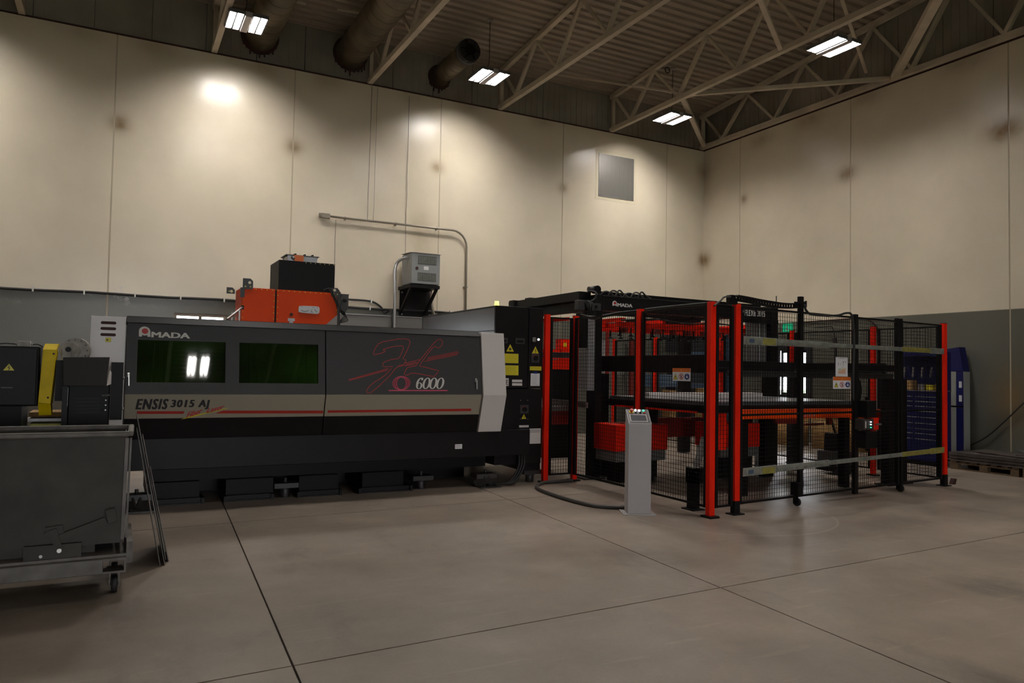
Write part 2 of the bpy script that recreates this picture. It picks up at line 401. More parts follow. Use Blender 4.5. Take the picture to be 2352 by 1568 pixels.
# concrete panels of the long wall and the right wall
def stain(px, py, ru, rz, s, ax): p = un(px, py, 'y' if ax == 'x' else 'x', 0); return (p.x if ax == 'x' else p.y, p.z, ru, rz, s)
M['wall_x'] = wall_material('painted_precast_long_wall', 'x', [stain(275,283,.17,.16,.75,'x'), stain(675,337,.16,.15,.75,'x'), stain(1005,385,.15,.14,.6,'x'), stain(1293,432,.13,.14,.6,'x'),
    stain(1614,598,.16,.2,.85,'x'), stain(1614,395,.2,.25,.55,'x'), stain(365,108,.35,.22,.35,'x'), stain(190,72,.35,.2,.3,'x'), stain(605,155,.3,.2,.35,'x'), stain(750,185,.3,.2,.3,'x'),
    stain(945,222,.3,.2,.35,'x'), stain(1075,243,.3,.2,.35,'x'), stain(1245,275,.3,.2,.35,'x'), stain(965,540,.25,.5,.35,'x'), stain(1450,310,.9,.14,.3,'x')])
M['wall_y'] = wall_material('painted_precast_right_wall', 'y', [stain(1619,598,.2,.2,.85,'y'), stain(1619,395,.2,.25,.5,'y'), stain(1945,398,.22,.16,.8,'y'), stain(2308,298,.32,.22,.95,'y'), stain(1708,458,.12,.13,.6,'y'),
    stain(1750,320,.35,.18,.4,'y'), stain(1860,275,.4,.18,.4,'y'), stain(1990,222,.4,.18,.4,'y'), stain(2220,140,.45,.18,.4,'y'), stain(2325,915,.3,.5,.6,'y')])
def hole_panel(mb, a0, a1, z0, z1, holes, fn):
    """wall panel with rectangular openings; fn(a0,a1,z0,z1) adds a box"""
    if not holes: fn(a0, a1, z0, z1); return
    h = holes[0]
    fn(a0, h[0], z0, z1); fn(h[1], a1, z0, z1); fn(h[0], h[1], z0, h[2]); fn(h[0], h[1], h[3], z1)
WB = [(-12.38, -11.50, 1.25, 2.36), (-2.75, -.95, .84, 1.95)]       # windows in the long wall
WR = [(-3.28, -2.55, 1.01, 1.99)]                                    # window in the right wall
wb = struct(MB().box(XL, 0.2, .17, .19, 0, H0).build('wall_back', 'seal')) if False else None
def joints(start, step, lo, hi):
    out = [lo]; x = start
    while x - step > lo: x -= step
    while x < hi:
        if x > lo + .05: out.append(x)
        x += step
    out.append(hi); return out
def build_wall(name, ax):
    holes = WB if ax == 'x' else WR; m = 'wall_x' if ax == 'x' else 'wall_y'
    lo, hi = (XL, 0.0) if ax == 'x' else (YF, 0.0)
    js = joints(-1.22 if ax == 'x' else -1.27, 3.055 if ax == 'x' else 3.10, lo, hi)
    # the root: the sealant strips behind the joints
    root = MB()
    for x in js[1:-1]:
        w_ = .0
        if ax == 'x': root.box(x-.022, x+.022, .006, .10, 0, H0-.01)
        else: root.box(.006, .10, x-.022, x+.022, 0, H0-.01)
    root = struct(root.build(name, 'seal'))
    for a, b in zip(js[:-1], js[1:]):
        mb = MB(); hs = [(h[0], h[1]+(.45 if ax == 'y' else 0), h[2], h[3]) for h in holes if h[0] > a and h[1] < b]; g = .013
        a2 = a + (g if a > lo else 0); b2 = b - (g if b < hi else -.2 if ax == 'x' else 0)
        if ax == 'x': hole_panel(mb, a2, b2, 0, H0, hs, lambda p, q, r, s: mb.box(p, q, 0, .2, r, s))
        else: hole_panel(mb, a2, b2, 0, H0, hs, lambda p, q, r, s: mb.box(0, .2, p, q, r, s))
        mb.build('wall_panel', m, root)
    return root
wall_back = build_wall('wall_back', 'x'); wall_right = build_wall('wall_right', 'y')
# steel siding above the concrete, with shallow upright ribs
def siding(name, ax, lo, hi, z1f):
    mb = MB(); n = 0; x = lo
    while x < hi:
        e = min(x+.90, hi)
        if ax == 'x':
            z = H1+.02; mb.box(x+.006, e-.006, .05, .12, H0, z)
            for k in range(1, 6): mb.box(x+.15*k-.012, x+.15*k+.012, .042, .05, H0, z)
        else:
            za, zb = z1f(x), z1f(e); mb.hexa([(.05,x+.006,H0),(.12,x+.006,H0),(.12,e-.006,H0),(.05,e-.006,H0),(.05,x+.006,za),(.12,x+.006,za),(.12,e-.006,zb),(.05,e-.006,zb)])
            for k in range(1, 6): mb.box(.042, .05, x+.15*k-.012, x+.15*k+.012, H0, min(za, zb)-.01)
        x = e
    o = struct(mb.build(name, 'siding')); return o
siding('trim_1', 'x', XL, 0.05, None)
siding('trim_2', 'y', YF, 0.05, roofz)
struct(MB().box(XL, .13, .12, .14, H0, H1+.1).box(.12, .14, YF, .13, H0, roofz(YF)).build('trim_3', 'siding'))
# dirty ledge angle on top of the concrete
struct(MB().box(XL, .0, -.006, .06, H0-.02, H0+.012).box(-.006, .06, YF, -.006, H0-.02, H0+.012).build('trim_4', 'soot'))
# unseen walls that close the hall
struct(MB().box(XL-.2, XL, YF, .2, 0, roofz(YF)).build('wall_left', 'wall_x'))
mb = MB(); D0, D1, DZ = -15.5, -8.0, 4.0  # unseen bay opening, added to let daylight reach the front faces
mb.box(XL-.2, D0, YF-.2, YF, 0, roofz(YF)); mb.box(D1, .2, YF-.2, YF, 0, roofz(YF)); mb.box(D0, D1, YF-.2, YF, DZ, roofz(YF)); struct(mb.build('wall_front', 'wall_x'))
# ribbed steel roof deck
def build_ceiling():
    mb = MB(); pts = []; y = .12; p = .20
    while y > YF-.1:
        for dy, dz in ((0, 0), (-.085, 0), (-.105, .045), (-.18, .045)): pts.append((y+dy, roofz(y+dy)+dz))
        y -= p
    vs = []; fs = []
    for (yy, zz) in pts: vs += [(XL-.2, yy, zz), (.2, yy, zz)]
    for i in range(len(pts)-1): fs.append((2*i, 2*i+1, 2*i+3, 2*i+2))
    mb.add(vs, fs)
    n = len(mb.v); mb.add([(XL-.2, .2, H1+.10), (.2, .2, H1+.10), (.2, YF-.2, roofz(YF)+.12), (XL-.2, YF-.2, roofz(YF)+.12)], [(0,1,2,3)])
    struct(mb.build('ceiling', 'deck'))
build_ceiling()
# windows
def window(name, ax, h, fm, mull=None, dp=.14):
    a0, a1, z0, z1 = h; fr = MB(); t = .045
    def bx(mb, a, b, c, d, dep0, dep1):
        if ax == 'x': mb.box(a, b, dep0, dep1, c, d)
        else: mb.box(dep0, dep1, a, b, c, d)
    bx(fr, a0, a1, z0, z0+t, .02, dp); bx(fr, a0, a1, z1-t, z1, .02, dp); bx(fr, a0, a0+t, z0+t, z1-t, .02, dp); bx(fr, a1-t, a1, z0+t, z1-t, .02, dp)
    root = struct(fr.build(name, fm)); g = MB(); bx(g, a0+t, a1-t, z0+t, z1-t, dp*.5, dp*.5+.006); g.build('window_pane', 'glass', root)
    if mull is not None:
        k = MB(); bx(k, mull-.025, mull+.025, z0+t, z1-t, .05, .10); k.build('mullion', fm, root)
    s = MB(); bx(s, a0-.03, a1+.03, z0-.03, z0-.001, -.05, .02); s.build('window_sill', fm, root)
window('window_1', 'x', WB[0], 'window_frame', -11.94)
window('window_2', 'x', WB[1], 'window_frame', -1.85)
window('window_3', 'y', WR[0], 'window_dark', None, .055)
# dark casing round window 3
mb = MB()
for a, b, c, d in ((-3.42, -3.28, .88, 2.12), (-2.55, -2.08, .88, 2.12), (-3.28, -2.55, 1.99, 2.12), (-3.28, -2.55, .88, .975)): mb.box(-.035, -.001, a, b, c, d)
struct(mb.build('trim_5', 'window_dark'))
# lawn outside
struct(MB().box(.6, 60, -30, 40, -.3, -.12).box(-40, .6, .6, 40, -.3, -.12).box(-40, .6, -70, -36.3, -.3, -.12).build('floor_outside', 'grass'))

# ---------------------------------------------------------------- roof trusses
def truss(x, label, first=False):
    t = thing('roof_truss', label, 'truss', (x, 0, H0), 'roof trusses')
    P = lambda y, z: V((x, y, z)); zb = H0+.05
    y1 = YF+.05
    MB().bar(P(.03, zb), P(y1, zb), .10, .10).build('bottom_chord', 'truss', t)
    MB().bar(P(.03, roofz(0)-.055), P(y1, roofz(y1)-.055), .10, .10).build('top_chord', 'truss', t)
    MB().bar(P(-.06, zb+.05), P(-.06, roofz(0)-.1), .07, .07).build('end_post', 'truss', t)
    yb = -.75; yt = -.12; k = 0
    while yb > y1+1:
        a = P(yt, roofz(yt)-.10); b = P(yb, zb+.045); yt2 = yb-.84; c = P(yt2, roofz(yt2)-.10)
        MB().bar(a, b, .05, .055).build('web_member', 'truss', t)
        MB().bar(b, c, .065, .07).build('web_member', 'truss', t)
        yt = yt2; yb -= 1.68
    return t
truss(-14.85, 'cream steel roof truss at the upper left corner of the picture')
truss(-11.86, 'cream steel roof truss meeting the wall just left of the leftmost lamp')
truss(-8.90, 'cream steel roof truss meeting the wall between the two big ducts and the short duct')
truss(-5.93, 'cream steel roof truss meeting the wall right of the second lamp')
truss(-2.92, 'cream steel roof truss between the corner lamp and the upper right lamp, carrying the braces')
truss(-.10, 'cream steel roof truss standing on the right wall')
for a, b, wd, l in (((-2.92,-2.68,7.26), (-.1,-5.35,7.26), .09, 'level brace from the right truss to the right wall'),
                ((-2.88,-2.50,7.27), (-.04,-.06,7.27), .10, 'brace running down to the corner of the two walls'),
                ((-5.93,-7.2,7.27), (-2.92,-5.2,7.27), .08, 'brace between the two right trusses, near the top edge'),
                ((-.06,-5.40,7.27), (-2.80,-8.2,7.27), .14, 'thick brace rising from the right wall to the top edge'),
                ((-.35,-5.0,7.45), (-2.92,-6.2,8.45), .06, 'thin sway brace behind the upper right lamp'),
                ((-2.92,-2.6,7.30), (-5.0,-.4,8.08), .04, 'thin yellowed brace under the roof deck behind the right truss')):
    tag(MB().bar(a, b, wd, wd*.8).build('truss_brace', 'truss'), 'cream '+l, 'brace', 'braces between the roof trusses')

# ---------------------------------------------------------------- ducts through the siding
def duct(px, py, y0, r, name, label, cap=False):
    c = un(px, py, 'y', 0.0); c.z = min(c.z, 8.09-r-.05); t = thing(name, label, 'duct', (c.x, 0, c.z))
    pts = MB(); pts.cyl((c.x, .04, c.z), (c.x, y0, c.z), r, 28)
    for i in range(1, int(abs(y0)/.28)): pts.cyl((c.x, -.28*i, c.z), (c.x, -.28*i-.018, c.z), r+.003, 28)
    pts.build('duct_pipe', 'duct', t)
    s = MB().cyl((c.x, -.012, c.z), (c.x, .041, c.z), r+.05, 28)
    for k in range(9):
        a = math.pi*(1.15+.7*k/8); l = random.uniform(.03, .13); x = c.x+(r+.03)*math.cos(a); z = c.z+(r+.03)*math.sin(a); s.box(x-.012, x+.012, .0, .04, z-l, z)
    s.build('sealant_collar', 'soot', t, 'dark reddish sealant dripping below the duct')
    if cap:
        q = MB().cyl((c.x, y0+.12, c.z), (c.x, y0-.10, c.z), r*1.12, 20); q.build('fan_housing', 'duct_black', t)
        q = MB().cyl((c.x, y0-.10, c.z), (c.x, y0-.13, c.z), r*.55, 16)
        for k in range(6): a = k*math.pi/3; q.bar((c.x, y0-.11, c.z), (c.x+r*math.cos(a), y0-.11, c.z+r*math.sin(a)), .05, .02)
        q.build('fan_guard', 'black', t)
        MB().cyl((c.x, y0+.02, c.z), (c.x, y0-.0, c.z), r*1.2, 20).build('clamp_ring', 'mid_grey', t)
    return t
duct(598, 82, -6.5, .30, 'duct', 'wide dirty round duct behind the leftmost ceiling lamp')
duct(806, 105, -6.5, .30, 'duct', 'wide dirty spiral duct between the two left lamps, running to the top edge')
duct(1010, 176, -1.45, .20, 'exhaust_duct', 'short round exhaust duct with a black fan end, left of the second lamp', True)

# ---------------------------------------------------------------- high-bay lamps
def lamp(x, y, z, label, first=None):
    t = thing('ceiling_lamp', label, 'lamp', (x, y, z+.08), 'fluorescent high-bay lamps')
    L = .32; Wd = .30
    h = MB().box(x-.056, x+.056, y-L, y+L, z+.0, z+.09); h.box(x-Wd, x+Wd, y-.03, y+.03, z+.087, z+.11); h.build('ballast_housing', 'lamp_house', t, bevel=.006)
    for s in (-1, 1):
        r = MB(); x0 = x+s*.068; x1 = x+s*Wd; a, b = min(x0, x1), max(x0, x1); m = (a+b)/2
        r.box(a, b, y-L, y+L, z+.078, z+.086)
        for q in (a, m, b): r.hexa([(q-.011,y-L,z+.025),(q+.011,y-L,z+.025),(q+.011,y+L,z+.025),(q-.011,y+L,z+.025),(q-.014,y-L,z+.078),(q+.014,y-L,z+.078),(q+.014,y+L,z+.078),(q-.014,y+L,z+.078)])
        r.box(a, b, y-L-.004, y-L, z+.024, z+.086); r.box(a, b, y+L, y+L+.004, z+.024, z+.086)
        r.build('reflector', 'reflector', t)
        for c in ((a+m)/2, (m+b)/2):
            q = MB(); pr = [(-.034, .072), (-.022, .054), (.022, .054), (.034, .072)]
            vs = []
            for yy in (y-L+.02, y+L-.02): vs += [(c+u, yy, z+w_) for u, w_ in pr]
            q.add(vs, [(0,1,5,4),(1,2,6,5),(2,3,7,6),(0,3,2,1),(4,5,6,7),(0,4,7,3)]); q.build('lamp_tube', 'tube', t, 'glowing white tube')
    c = MB(); zt = roofz(y)+.01; c.tube([(x-.06, y, z+.09), (x-.0, y, z+.35), (x, y, zt)], .006, 6)
    c.build('hanging_cable', 'black', t)
    k = MB().cyl((x, y, zt-.05), (x, y, zt), .06, 12); k.build('ceiling_box', 'motor', t)
    return t
lamp(-11.55, -1.75, 7.09, 'lit four-tube ceiling lamp at the upper left, in front of the first wide duct')
lamp(-7.05, -1.73, 7.09, 'lit four-tube ceiling lamp hanging on a long black cable right of the short duct')
lamp(-2.48, -1.70, 7.08, 'lit four-tube ceiling lamp near the corner, lowest in the picture')
lamp(-2.47, -5.95, 7.10, 'lit four-tube ceiling lamp at the upper right, in front of the braces')
for (x, y) in [(a, -5.95) for a in (-11.5, -7.0, -2.47)] + [(-7.0, -10.2), (-16.0, -1.75), (-7.0, -18.8), (-11.05, -22.0)]:
    if (x, y) != (-2.47, -5.95): lamp(x, y, 7.10, 'lit ceiling lamp out of view, %s row from the long wall, %s column' % ({-1.75: 'first', -5.95: 'second', -10.2: 'third', -18.8: 'fifth', -22.0: 'last'}[y], {-16.0: 'leftmost', -11.5: 'second', -7.0: 'third', -2.47: 'rightmost', -11.05: 'middle'}[x]))

# ---------------------------------------------------------------- things on the long wall
# perforated vent plate with tape border
t = thing('wall_vent', 'square perforated metal vent plate taped high on the long wall near the corner', 'vent', (-2.77, 0, 6.13))
MB().box(-3.36, -2.17, -.004, 0, 5.53, 6.73).build('tape_border', 'tape', t, 'cream painted tape border')
MB().box(-3.28, -2.25, -.016, -.004, 5.61, 6.64).build('vent_plate', 'vent', t)
mb = MB()
for i in range(34):
    for j in range(34): mb.box(-3.255+i*.0295, -3.241+i*.0295, -.0185, -.016, 5.635+j*.0295, 5.649+j*.0295)
mb.build('perforations', 'grille', t, kind='stuff')
# conduit run
zc = 4.39; t = thing('conduit_run', 'grey conduit running level on the long wall, then bending down', 'conduit', (-8.2, -.085, zc))
pts = [V((-9.70, -.085, zc+.0)), V((-7.05, -.085, zc))] + [V((-7.05+.34*math.sin(a), -.085, zc-.34+.34*math.cos(a))) for a in [math.pi/2*i/6 for i in range(1, 7)]] + [V((-6.70, -.085, 1.2))]
MB().tube(pts, .022, 10).build('conduit_pipe', 'conduit', t)
MB().box(-9.83, -9.66, -.125, -.045, zc-.045, zc+.045).cyl((-9.83, -.085, zc), (-9.87, -.085, zc), .05, 12).build('junction_box', 'conduit', t, bevel=.006)
for x in (-9.35, -8.3, -7.4): MB().box(x-.012, x+.012, -.085, 0, zc-.035, zc+.03).build('pipe_clamp', 'conduit', t)
for z in (3.2, 2.5): MB().box(-6.745, -6.665, -.085, 0, z-.012, z+.012).build('pipe_clamp', 'conduit', t)
# thin wires hanging down the wall
for a, b, l in (((-8.86,-.02,7.18), (-8.88,-.02,4.42), 'thin black wire hanging down the wall below the third truss, ending at the conduit'),
                ((-8.74,-.02,7.18), (-8.76,-.02,4.42), 'pair of thin pale wires beside the black wire on the wall'),
                ((-8.06,-.02,7.1), (-8.07,-.03,3.80), 'thin dark wire running down to the grey transformer'),
                ((-9.52,-.02,4.35), (-9.54,-.02,2.7), 'faint thin wire below the conduit junction box')):
    m_ = [lerp(V(a), V(b), i/8)+V((random.uniform(-.006, .006), 0, 0)) for i in range(9)]
    tag(MB().tube(m_, .0045, 5).build('wire', 'cable_grey' if 'pale' not in l else 'conduit'), l, 'wire')
# cable clipped along the paint line
zc = 2.632; t = thing('wall_cable', 'thick black cable clipped along the top of the grey paint on the long wall', 'cable', (-11, -.03, zc))
pts = [(x, -.03, zc+.008*math.sin(x*3.1)) for x in [(-18.5+.4*i) for i in range(30)]]+[(-6.3, -.03, zc)]
MB().tube(pts, .022, 8).build('cable_line', 'rubber', t)
for px in (75, 193, 310, 415, 515, 850, 1035):
    x = un(px, 680, 'y', -.03).x; MB().box(x-.012, x+.012, -.062, -.0, zc-.035, zc+.045).build('cable_clip', 'white', t)
t = thing('wall_cable', 'short black cable above the clipped cable, bending down to the left of the transformer', 'cable', (-9, -.03, 2.78))
pts = spline([(-10.4,-.03,2.78), (-9.25,-.03,2.785), (-8.78,-.03,2.775), (-8.57,-.03,2.68), (-8.48,-.06,2.55), (-8.46,-.47,2.50), (-8.46,-.48,1.2)], 6)
MB().tube(pts, .020, 8).build('cable_line', 'rubber', t)
MB().box(-8.78, -8.755, -.06, 0, 2.74, 2.82).build('cable_clip', 'white', t)
# grey electrical trough along the wall behind the machine
t = thing('wall_cabinet', 'long grey-green metal trough cabinet against the long wall below the cable', 'cabinet', (-8.6, -.3, 0))
MB().box(-10.9, -7.60, -.42, -.003, .0, 2.46).build('body', 'mid_grey', t)
MB().box(-10.92, -7.58, -.44, -.001, 2.461, 2.478).build('top_edge', 'alu', t, 'bright top edge')
# transformer on its bracket
t = thing('transformer', 'grey ventilated transformer box on a black bracket high on the long wall', 'transformer', (-7.89, -.4, 3.1))
x0, x1, z0, z1, yf = -8.185, -7.585, 3.12, 3.73, -.75
MB().box(x0, x1, yf, -.18, z0, z1).build('casing', 'xfmr', t, bevel=.008)
MB().slab((x0-.02,yf-.02,z1+.001), (x1+.02,yf-.02,z1+.001), (x1+.02,-.14,z1+.03), (x0-.02,-.14,z1+.03), (0,0,-.004)).build('lid', 'xfmr', t)
for zz, l in ((3.51, 'upper grille'), (3.175, 'lower grille')):
    g = MB().box(x0+.13, x1-.08, yf-.004, yf, zz, zz+.165); g.build('grille', 'grille', t, l)
    s = MB()
    for i in range(22): xx = x0+.14+i*.0175; s.box(xx, xx+.004, yf-.008, yf-.004, zz+.01, zz+.155)
    s.build('grille_bars', 'galv', t, kind='stuff')
MB().box(-7.93, -7.83, yf-.003, yf, 3.40, 3.47).build('name_plate', 'paper', t)
MB().cyl((-8.075, yf, 3.42), (-8.075, yf-.012, 3.42), .032, 16).build('knockout_plug', 'soot', t)
b = MB(); b.box(x0-.01, x1+.01, yf+.01, -.0, 3.04, 3.105)
for xx in (x0+.03, x1-.03): b.bar((xx, yf+.06, 3.06), (xx, -.03, 2.56), .05, .05)
b.build('bracket_frame', 'black', t)
MB().box(-8.16, -7.46, -.03, -.001, 2.49, 3.09).build('back_plate', 'black', t)
for xx in (-8.12, -7.50):
    for zz in (2.55, 3.0): MB().cyl((xx, -.03, zz), (xx, -.05, zz), .02, 8).build('bolt', 'steel', t)
cdt = spline([(-8.10,-.62,3.62), (-8.25,-.52,3.64), (-8.36,-.40,3.55), (-8.42,-.42,3.35), (-8.43,-.48,3.0), (-8.43,-.50,2.6), (-8.43,-.50,.0)], 6)
tag(MB().tube(cdt, .030, 10).build('conduit_pipe', 'conduit_l'), 'bright conduit curving from the transformer down behind the machine', 'conduit')
cdt = spline([(-7.60,-.25,3.05), (-7.55,-.25,2.8), (-7.50,-.25,2.6), (-7.38,-.25,2.48), (-7.1,-.25,2.40)], 5)
tag(MB().tube(cdt, .025, 10).build('flexible_conduit', 'conduit'), 'flexible grey conduit hanging from the right of the transformer', 'conduit')
# exit sign and cable loop on the right wall
t = thing('exit_sign', 'green and white running-man exit sign on the right wall', 'sign', (-.02, -2.75, 2.5))
a = un(1797, 744, 'x', -.03); b = un(1819, 744, 'x', -.03); c = un(1797, 762, 'x', -.03)
y0, y1, z0, z1 = b.y, a.y, c.z, a.z
MB().box(-.03, -.001, y0, y1, z0, z1).build('sign_board', 'green_sign', t)
mb = MB(); cy, cz, s = (y0+y1)/2, (z0+z1)/2, (z1-z0)/2
for p, q in (((0,.15),(-.1,-.25)), ((-.1,-.25),(-.35,-.7)), ((-.1,-.25),(.2,-.4)), ((.2,-.4),(.15,-.75)), ((0,.15),(.3,0)), ((0,.15),(-.3,0))): mb.bar((-.034, cy+p[0]*s, cz+p[1]*s), (-.034, cy+q[0]*s, cz+q[1]*s), .004, .03)
mb.cyl((-.031, cy+.04*s, cz+.45*s), (-.036, cy+.04*s, cz+.45*s), .16*s, 8); mb.build('running_figure', 'white', t)
pts = spline([un(*p, 'x', -.03) for p in ((1829,741), (1900,736), (1975,731), (1995,735), (2010,748), (2018,775), (2020,830), (2021,900))], 5)
tag(MB().tube(pts, .016, 6).build('wall_cable', 'soot'), 'brown cable along the paint line of the right wall, bending down behind the fence', 'cable')
pts = spline([un(*p, 'x', -.04) for p in ((2195,1033), (2230,1022), (2270,1000), (2310,965), (2352,925), (2400,880))], 5)
tag(MB().tube(pts, .012, 6).build('loose_cable', 'rubber'), 'thin black cable sagging along the right wall above the steel stack', 'cable')

# ================================================================ LASER CUTTING MACHINE
UP0 = V((0, -6.45, 1.89)); UP1 = V((0, -6.55, 1.14)); LP1 = V((0, -6.42, .69))
nU = V((1,0,0)).cross(UP0-UP1).normalized(); nL = V((1,0,0)).cross(UP1-LP1).normalized()
if nU.y > 0: nU = -nU
if nL.y > 0: nL = -nL
up = lambda px, py: unp(px, py, UP0, nU)
lp = lambda px, py: unp(px, py, UP1, nL)
def upz(x, z): k = (z-UP1.z)/(UP0.z-UP1.z); return V((x, lerp(UP1.y, UP0.y, k), z))
def lpz(x, z): k = (z-LP1.z)/(UP1.z-LP1.z); return V((x, lerp(LP1.y, UP1.y, k), z))
XA = -13.19; XB = -9.37; XM = up(748, 830).x     # left edge, right edge, gap between the two doors
mach = thing('laser_cutting_machine', 'long black and grey laser cutting machine with two green windows, along the hall', 'machine', (-11.2, -5.2, 0))
# rear body and base
b = MB(); b.box(XA+.01, XB, -6.38, -5.08, .72, 1.875); b.build('machine_body', 'black', mach, bevel=.01)
b = MB(); b.slab((XA, -6.475, 1.845), (XB+.0, -6.475, 1.845), (XB+.0, -6.40, 1.91), (XA, -6.40, 1.91), (0, .06, -.02)); b.box(XA, XB, -6.40, -5.07, 1.877, 1.912)
b.build('top_cover', 'black', mach, 'black textured top cover')
b = MB(); b.box(-13.18, -9.06, -6.40, -5.08, .385, .70).box(-9.06, -8.62, -6.40, -6.27, .385, .70); b.build('machine_bed', 'black_metal', mach, bevel=.006)
b = MB(); b.hexa([(-13.0,-6.2,.02),(-8.9,-6.2,.02),(-8.9,-4.7,.02),(-13.0,-4.7,.02),(-13.0,-6.28,.384),(-8.75,-6.28,.384),(-8.75,-4.7,.384),(-13.0,-4.7,.384)]) if False else None
b = MB(); b.box(-12.95, -9.07, -6.05, -5.1, .22, .384); b.box(-12.95, -12.45, -6.15, -5.1, .055, .22); b.box(-12.19, -11.70, -6.15, -5.1, .055, .22); b.box(-11.42, -10.98, -6.15, -5.1, .055, .22); b.box(-10.70, -10.20, -6.15, -5.1, .055, .22)
b.box(-12.9, -9.07, -5.4, -5.35, .0, .22); b.build('underframe', 'black', mach)  # thin back plate added to keep the gap under the machine dark
for x0, x1 in ((-12.97, -12.42), (-12.21, -11.72), (-11.45, -10.97), (-10.76, -10.13)):
    t_ = MB(); t_.bar((x0, -6.20, .035), (x1, -6.20, .035), .035, .05); t_.box(x0-.01, x0+.02, -6.26, -6.0, 0, .06); t_.box(x1-.02, x1+.01, -6.26, -6.0, 0, .06); t_.box(x0, x1, -6.24, -6.16, 0, .014)
    t_.build('drip_tray', 'black_metal', mach)
def machine_foot(x, y, parent, w_=.26, zt=.16):
    f = MB().box(x-w_/2, x+w_/2, y-.09, y+.12, zt-.055, zt); f.cyl((x, y, zt-.055), (x, y, zt-.075), .06, 16); f.cyl((x, y, zt-.055), (x, y, .0), .055, 18); f.cyl((x, y, zt-.062), (x, y, zt-.076), .064, 18)
    f.cyl((x, y, zt), (x, y, zt+.05), .02, 8); f.build('levelling_foot', 'charcoal', parent, bevel=.003)
machine_foot(-11.57, -6.13, mach); machine_foot(-9.97, -6.13, mach)
def anchor(x, y, parent):
    f = MB().box(x-.14, x+.14, y-.05, y+.12, .105, .16); f.box(x-.12, x+.16, y-.14, y+.12, 0, .014); f.bar((x-.08, y, .105), (x-.05, y-.03, .014), .02, .16); f.bar((x+.08, y, .105), (x+.05, y-.03, .014), .02, .16)
    f.cyl((x, y, .16), (x, y, .21), .018, 8)
    for dx in (-.05, .11): f.cyl((x+dx, y-.1, .014), (x+dx, y-.1, .032), .012, 8)
    f.build('anchor_foot', 'charcoal', parent, 'bolted anchor foot')
anchor(-9.18, -6.28, mach); anchor(-13.05, -6.42, mach)
# front doors
def door(x0, x1, wins, name, label):
    zs = 1.148; g = .006
    o = MB(); t = -nU*.025
    zt = 1.845
    ws = sorted(wins)
    def q(xa, xb, za, zb): o.slab(upz(xa, za), upz(xb, za), upz(xb, zb), upz(xa, zb), t)
    if ws:
        wz0, wz1 = ws[0][2], ws[0][3]; q(x0, x1, zs, wz0); q(x0, x1, wz1, zt); xs_ = [x0]
        for w_ in ws: xs_ += [w_[0], w_[1]]
        xs_.append(x1)
        for i in range(0, len(xs_), 2): q(xs_[i], xs_[i+1], wz0, wz1)
    else: q(x0, x1, zs, zt)
    root = o.build(name, 'black_panel', mach, label)
    for w_ in ws:
        gq = MB(); tn = -nU*.012
        # gently bowed pane
        n = 8; vs = []; fs = []
        for i in range(n+1):
            z = lerp(w_[2]-.003, w_[3]+.003, i/n); bow = -.0013*(1-(2*i/n-1)**2)+.008-.0185*i/n
            for xx in (w_[0]-.003, w_[1]+.003): vs.append(upz(xx, z)+tn+nU*bow)
        for i in range(n): fs.append((2*i, 2*i+1, 2*i+3, 2*i+2))
        gq.add(vs, fs, smooth=True); gq.build('window_pane', 'green_glass', root, 'dark green laser safety glass')
    lo = MB(); lo.slab(lpz(x0, .905), lpz(x1, .905), lpz(x1, zs-.004), lpz(x0, zs-.004), -nL*.025); lo.build('grey_band', 'grey_band', root, 'warm grey lower band')
    b_ = MB(); b_.slab(lpz(x0, .70), lpz(x1, .70), lpz(x1, .901), lpz(x0, .901), -nL*.025); b_.build('kick_panel', 'black_metal', root)
    return root
wl = lambda a, b_: (up(a, 832).x, up(b_, 832).x, 1.258, 1.672)
dl = door(XA+.005, XM-.006, [(up(315,832).x, up(518,832).x, 1.262, 1.684), (up(549.5,832).x, up(731,832).x, 1.262, 1.684)], 'machine_door', 'left machine door with two green windows')
dr = door(XM+.006, XB-.008, [], 'machine_door', 'right machine door with red line emblem')
# light end columns
def column(x0, x1, name, slots):
    o = MB(); n = [(x0, 1.895)]
    prof = [(-6.47, 1.895), (-6.575, 1.138), (-6.44, .69), (-6.0, .69), (-6.0, 1.895)]
    o.prism([(x0, y, z) for y, z in prof], (x1-x0, 0, 0)); return o.build(name, 'light_panel', mach, 'light grey end column', bevel=.004)
column(-9.365, -9.055, 'end_column', 0)
tw = MB().box(-13.50, -13.197, -6.45, -5.9, .2, 1.895).build('end_column', 'light_panel', mach, 'light grey slotted end tower', bevel=.004)
for z in (1.832, 1.776, 1.717):
    s = MB(); c = []
    for i in range(9): a = math.pi/2+math.pi*i/8; c.append((-13.40+.014*math.cos(a), -6.456, z+.014*math.sin(a)))
    for i in range(9): a = -math.pi/2+math.pi*i/8; c.append((-13.295+.014*math.cos(a), -6.456, z+.014*math.sin(a)))
    s.prism(c, (0, .005, 0)); s.build('vent_slot', 'soot', tw)
MB().box(-13.37, -13.32, -6.454, -6.4505, 1.645, 1.69).build('warning_label', 'yellow', tw)
MB().cyl((-13.353, -6.456, 1.667), (-13.353, -6.4545, 1.667), .008, 8).build('label_print', 'dark_print', tw)
# door handles
for (px, py, par) in ((295, 868, dl), (1092, 879, dr)):
    p = up(px, py); h = MB(); h.bar(p+V((0,-.005,.055)), p+V((0,-.005,.01)), .022, .025); h.bar(p+V((.002,-.03,.035)), p+V((.006,-.032,-.075)), .014, .018); h.cyl(p+V((0,-.01,.03)), p+V((0,-.035,.03)), .009, 10)
    h.build('door_handle', 'chrome', par, bevel=.003)
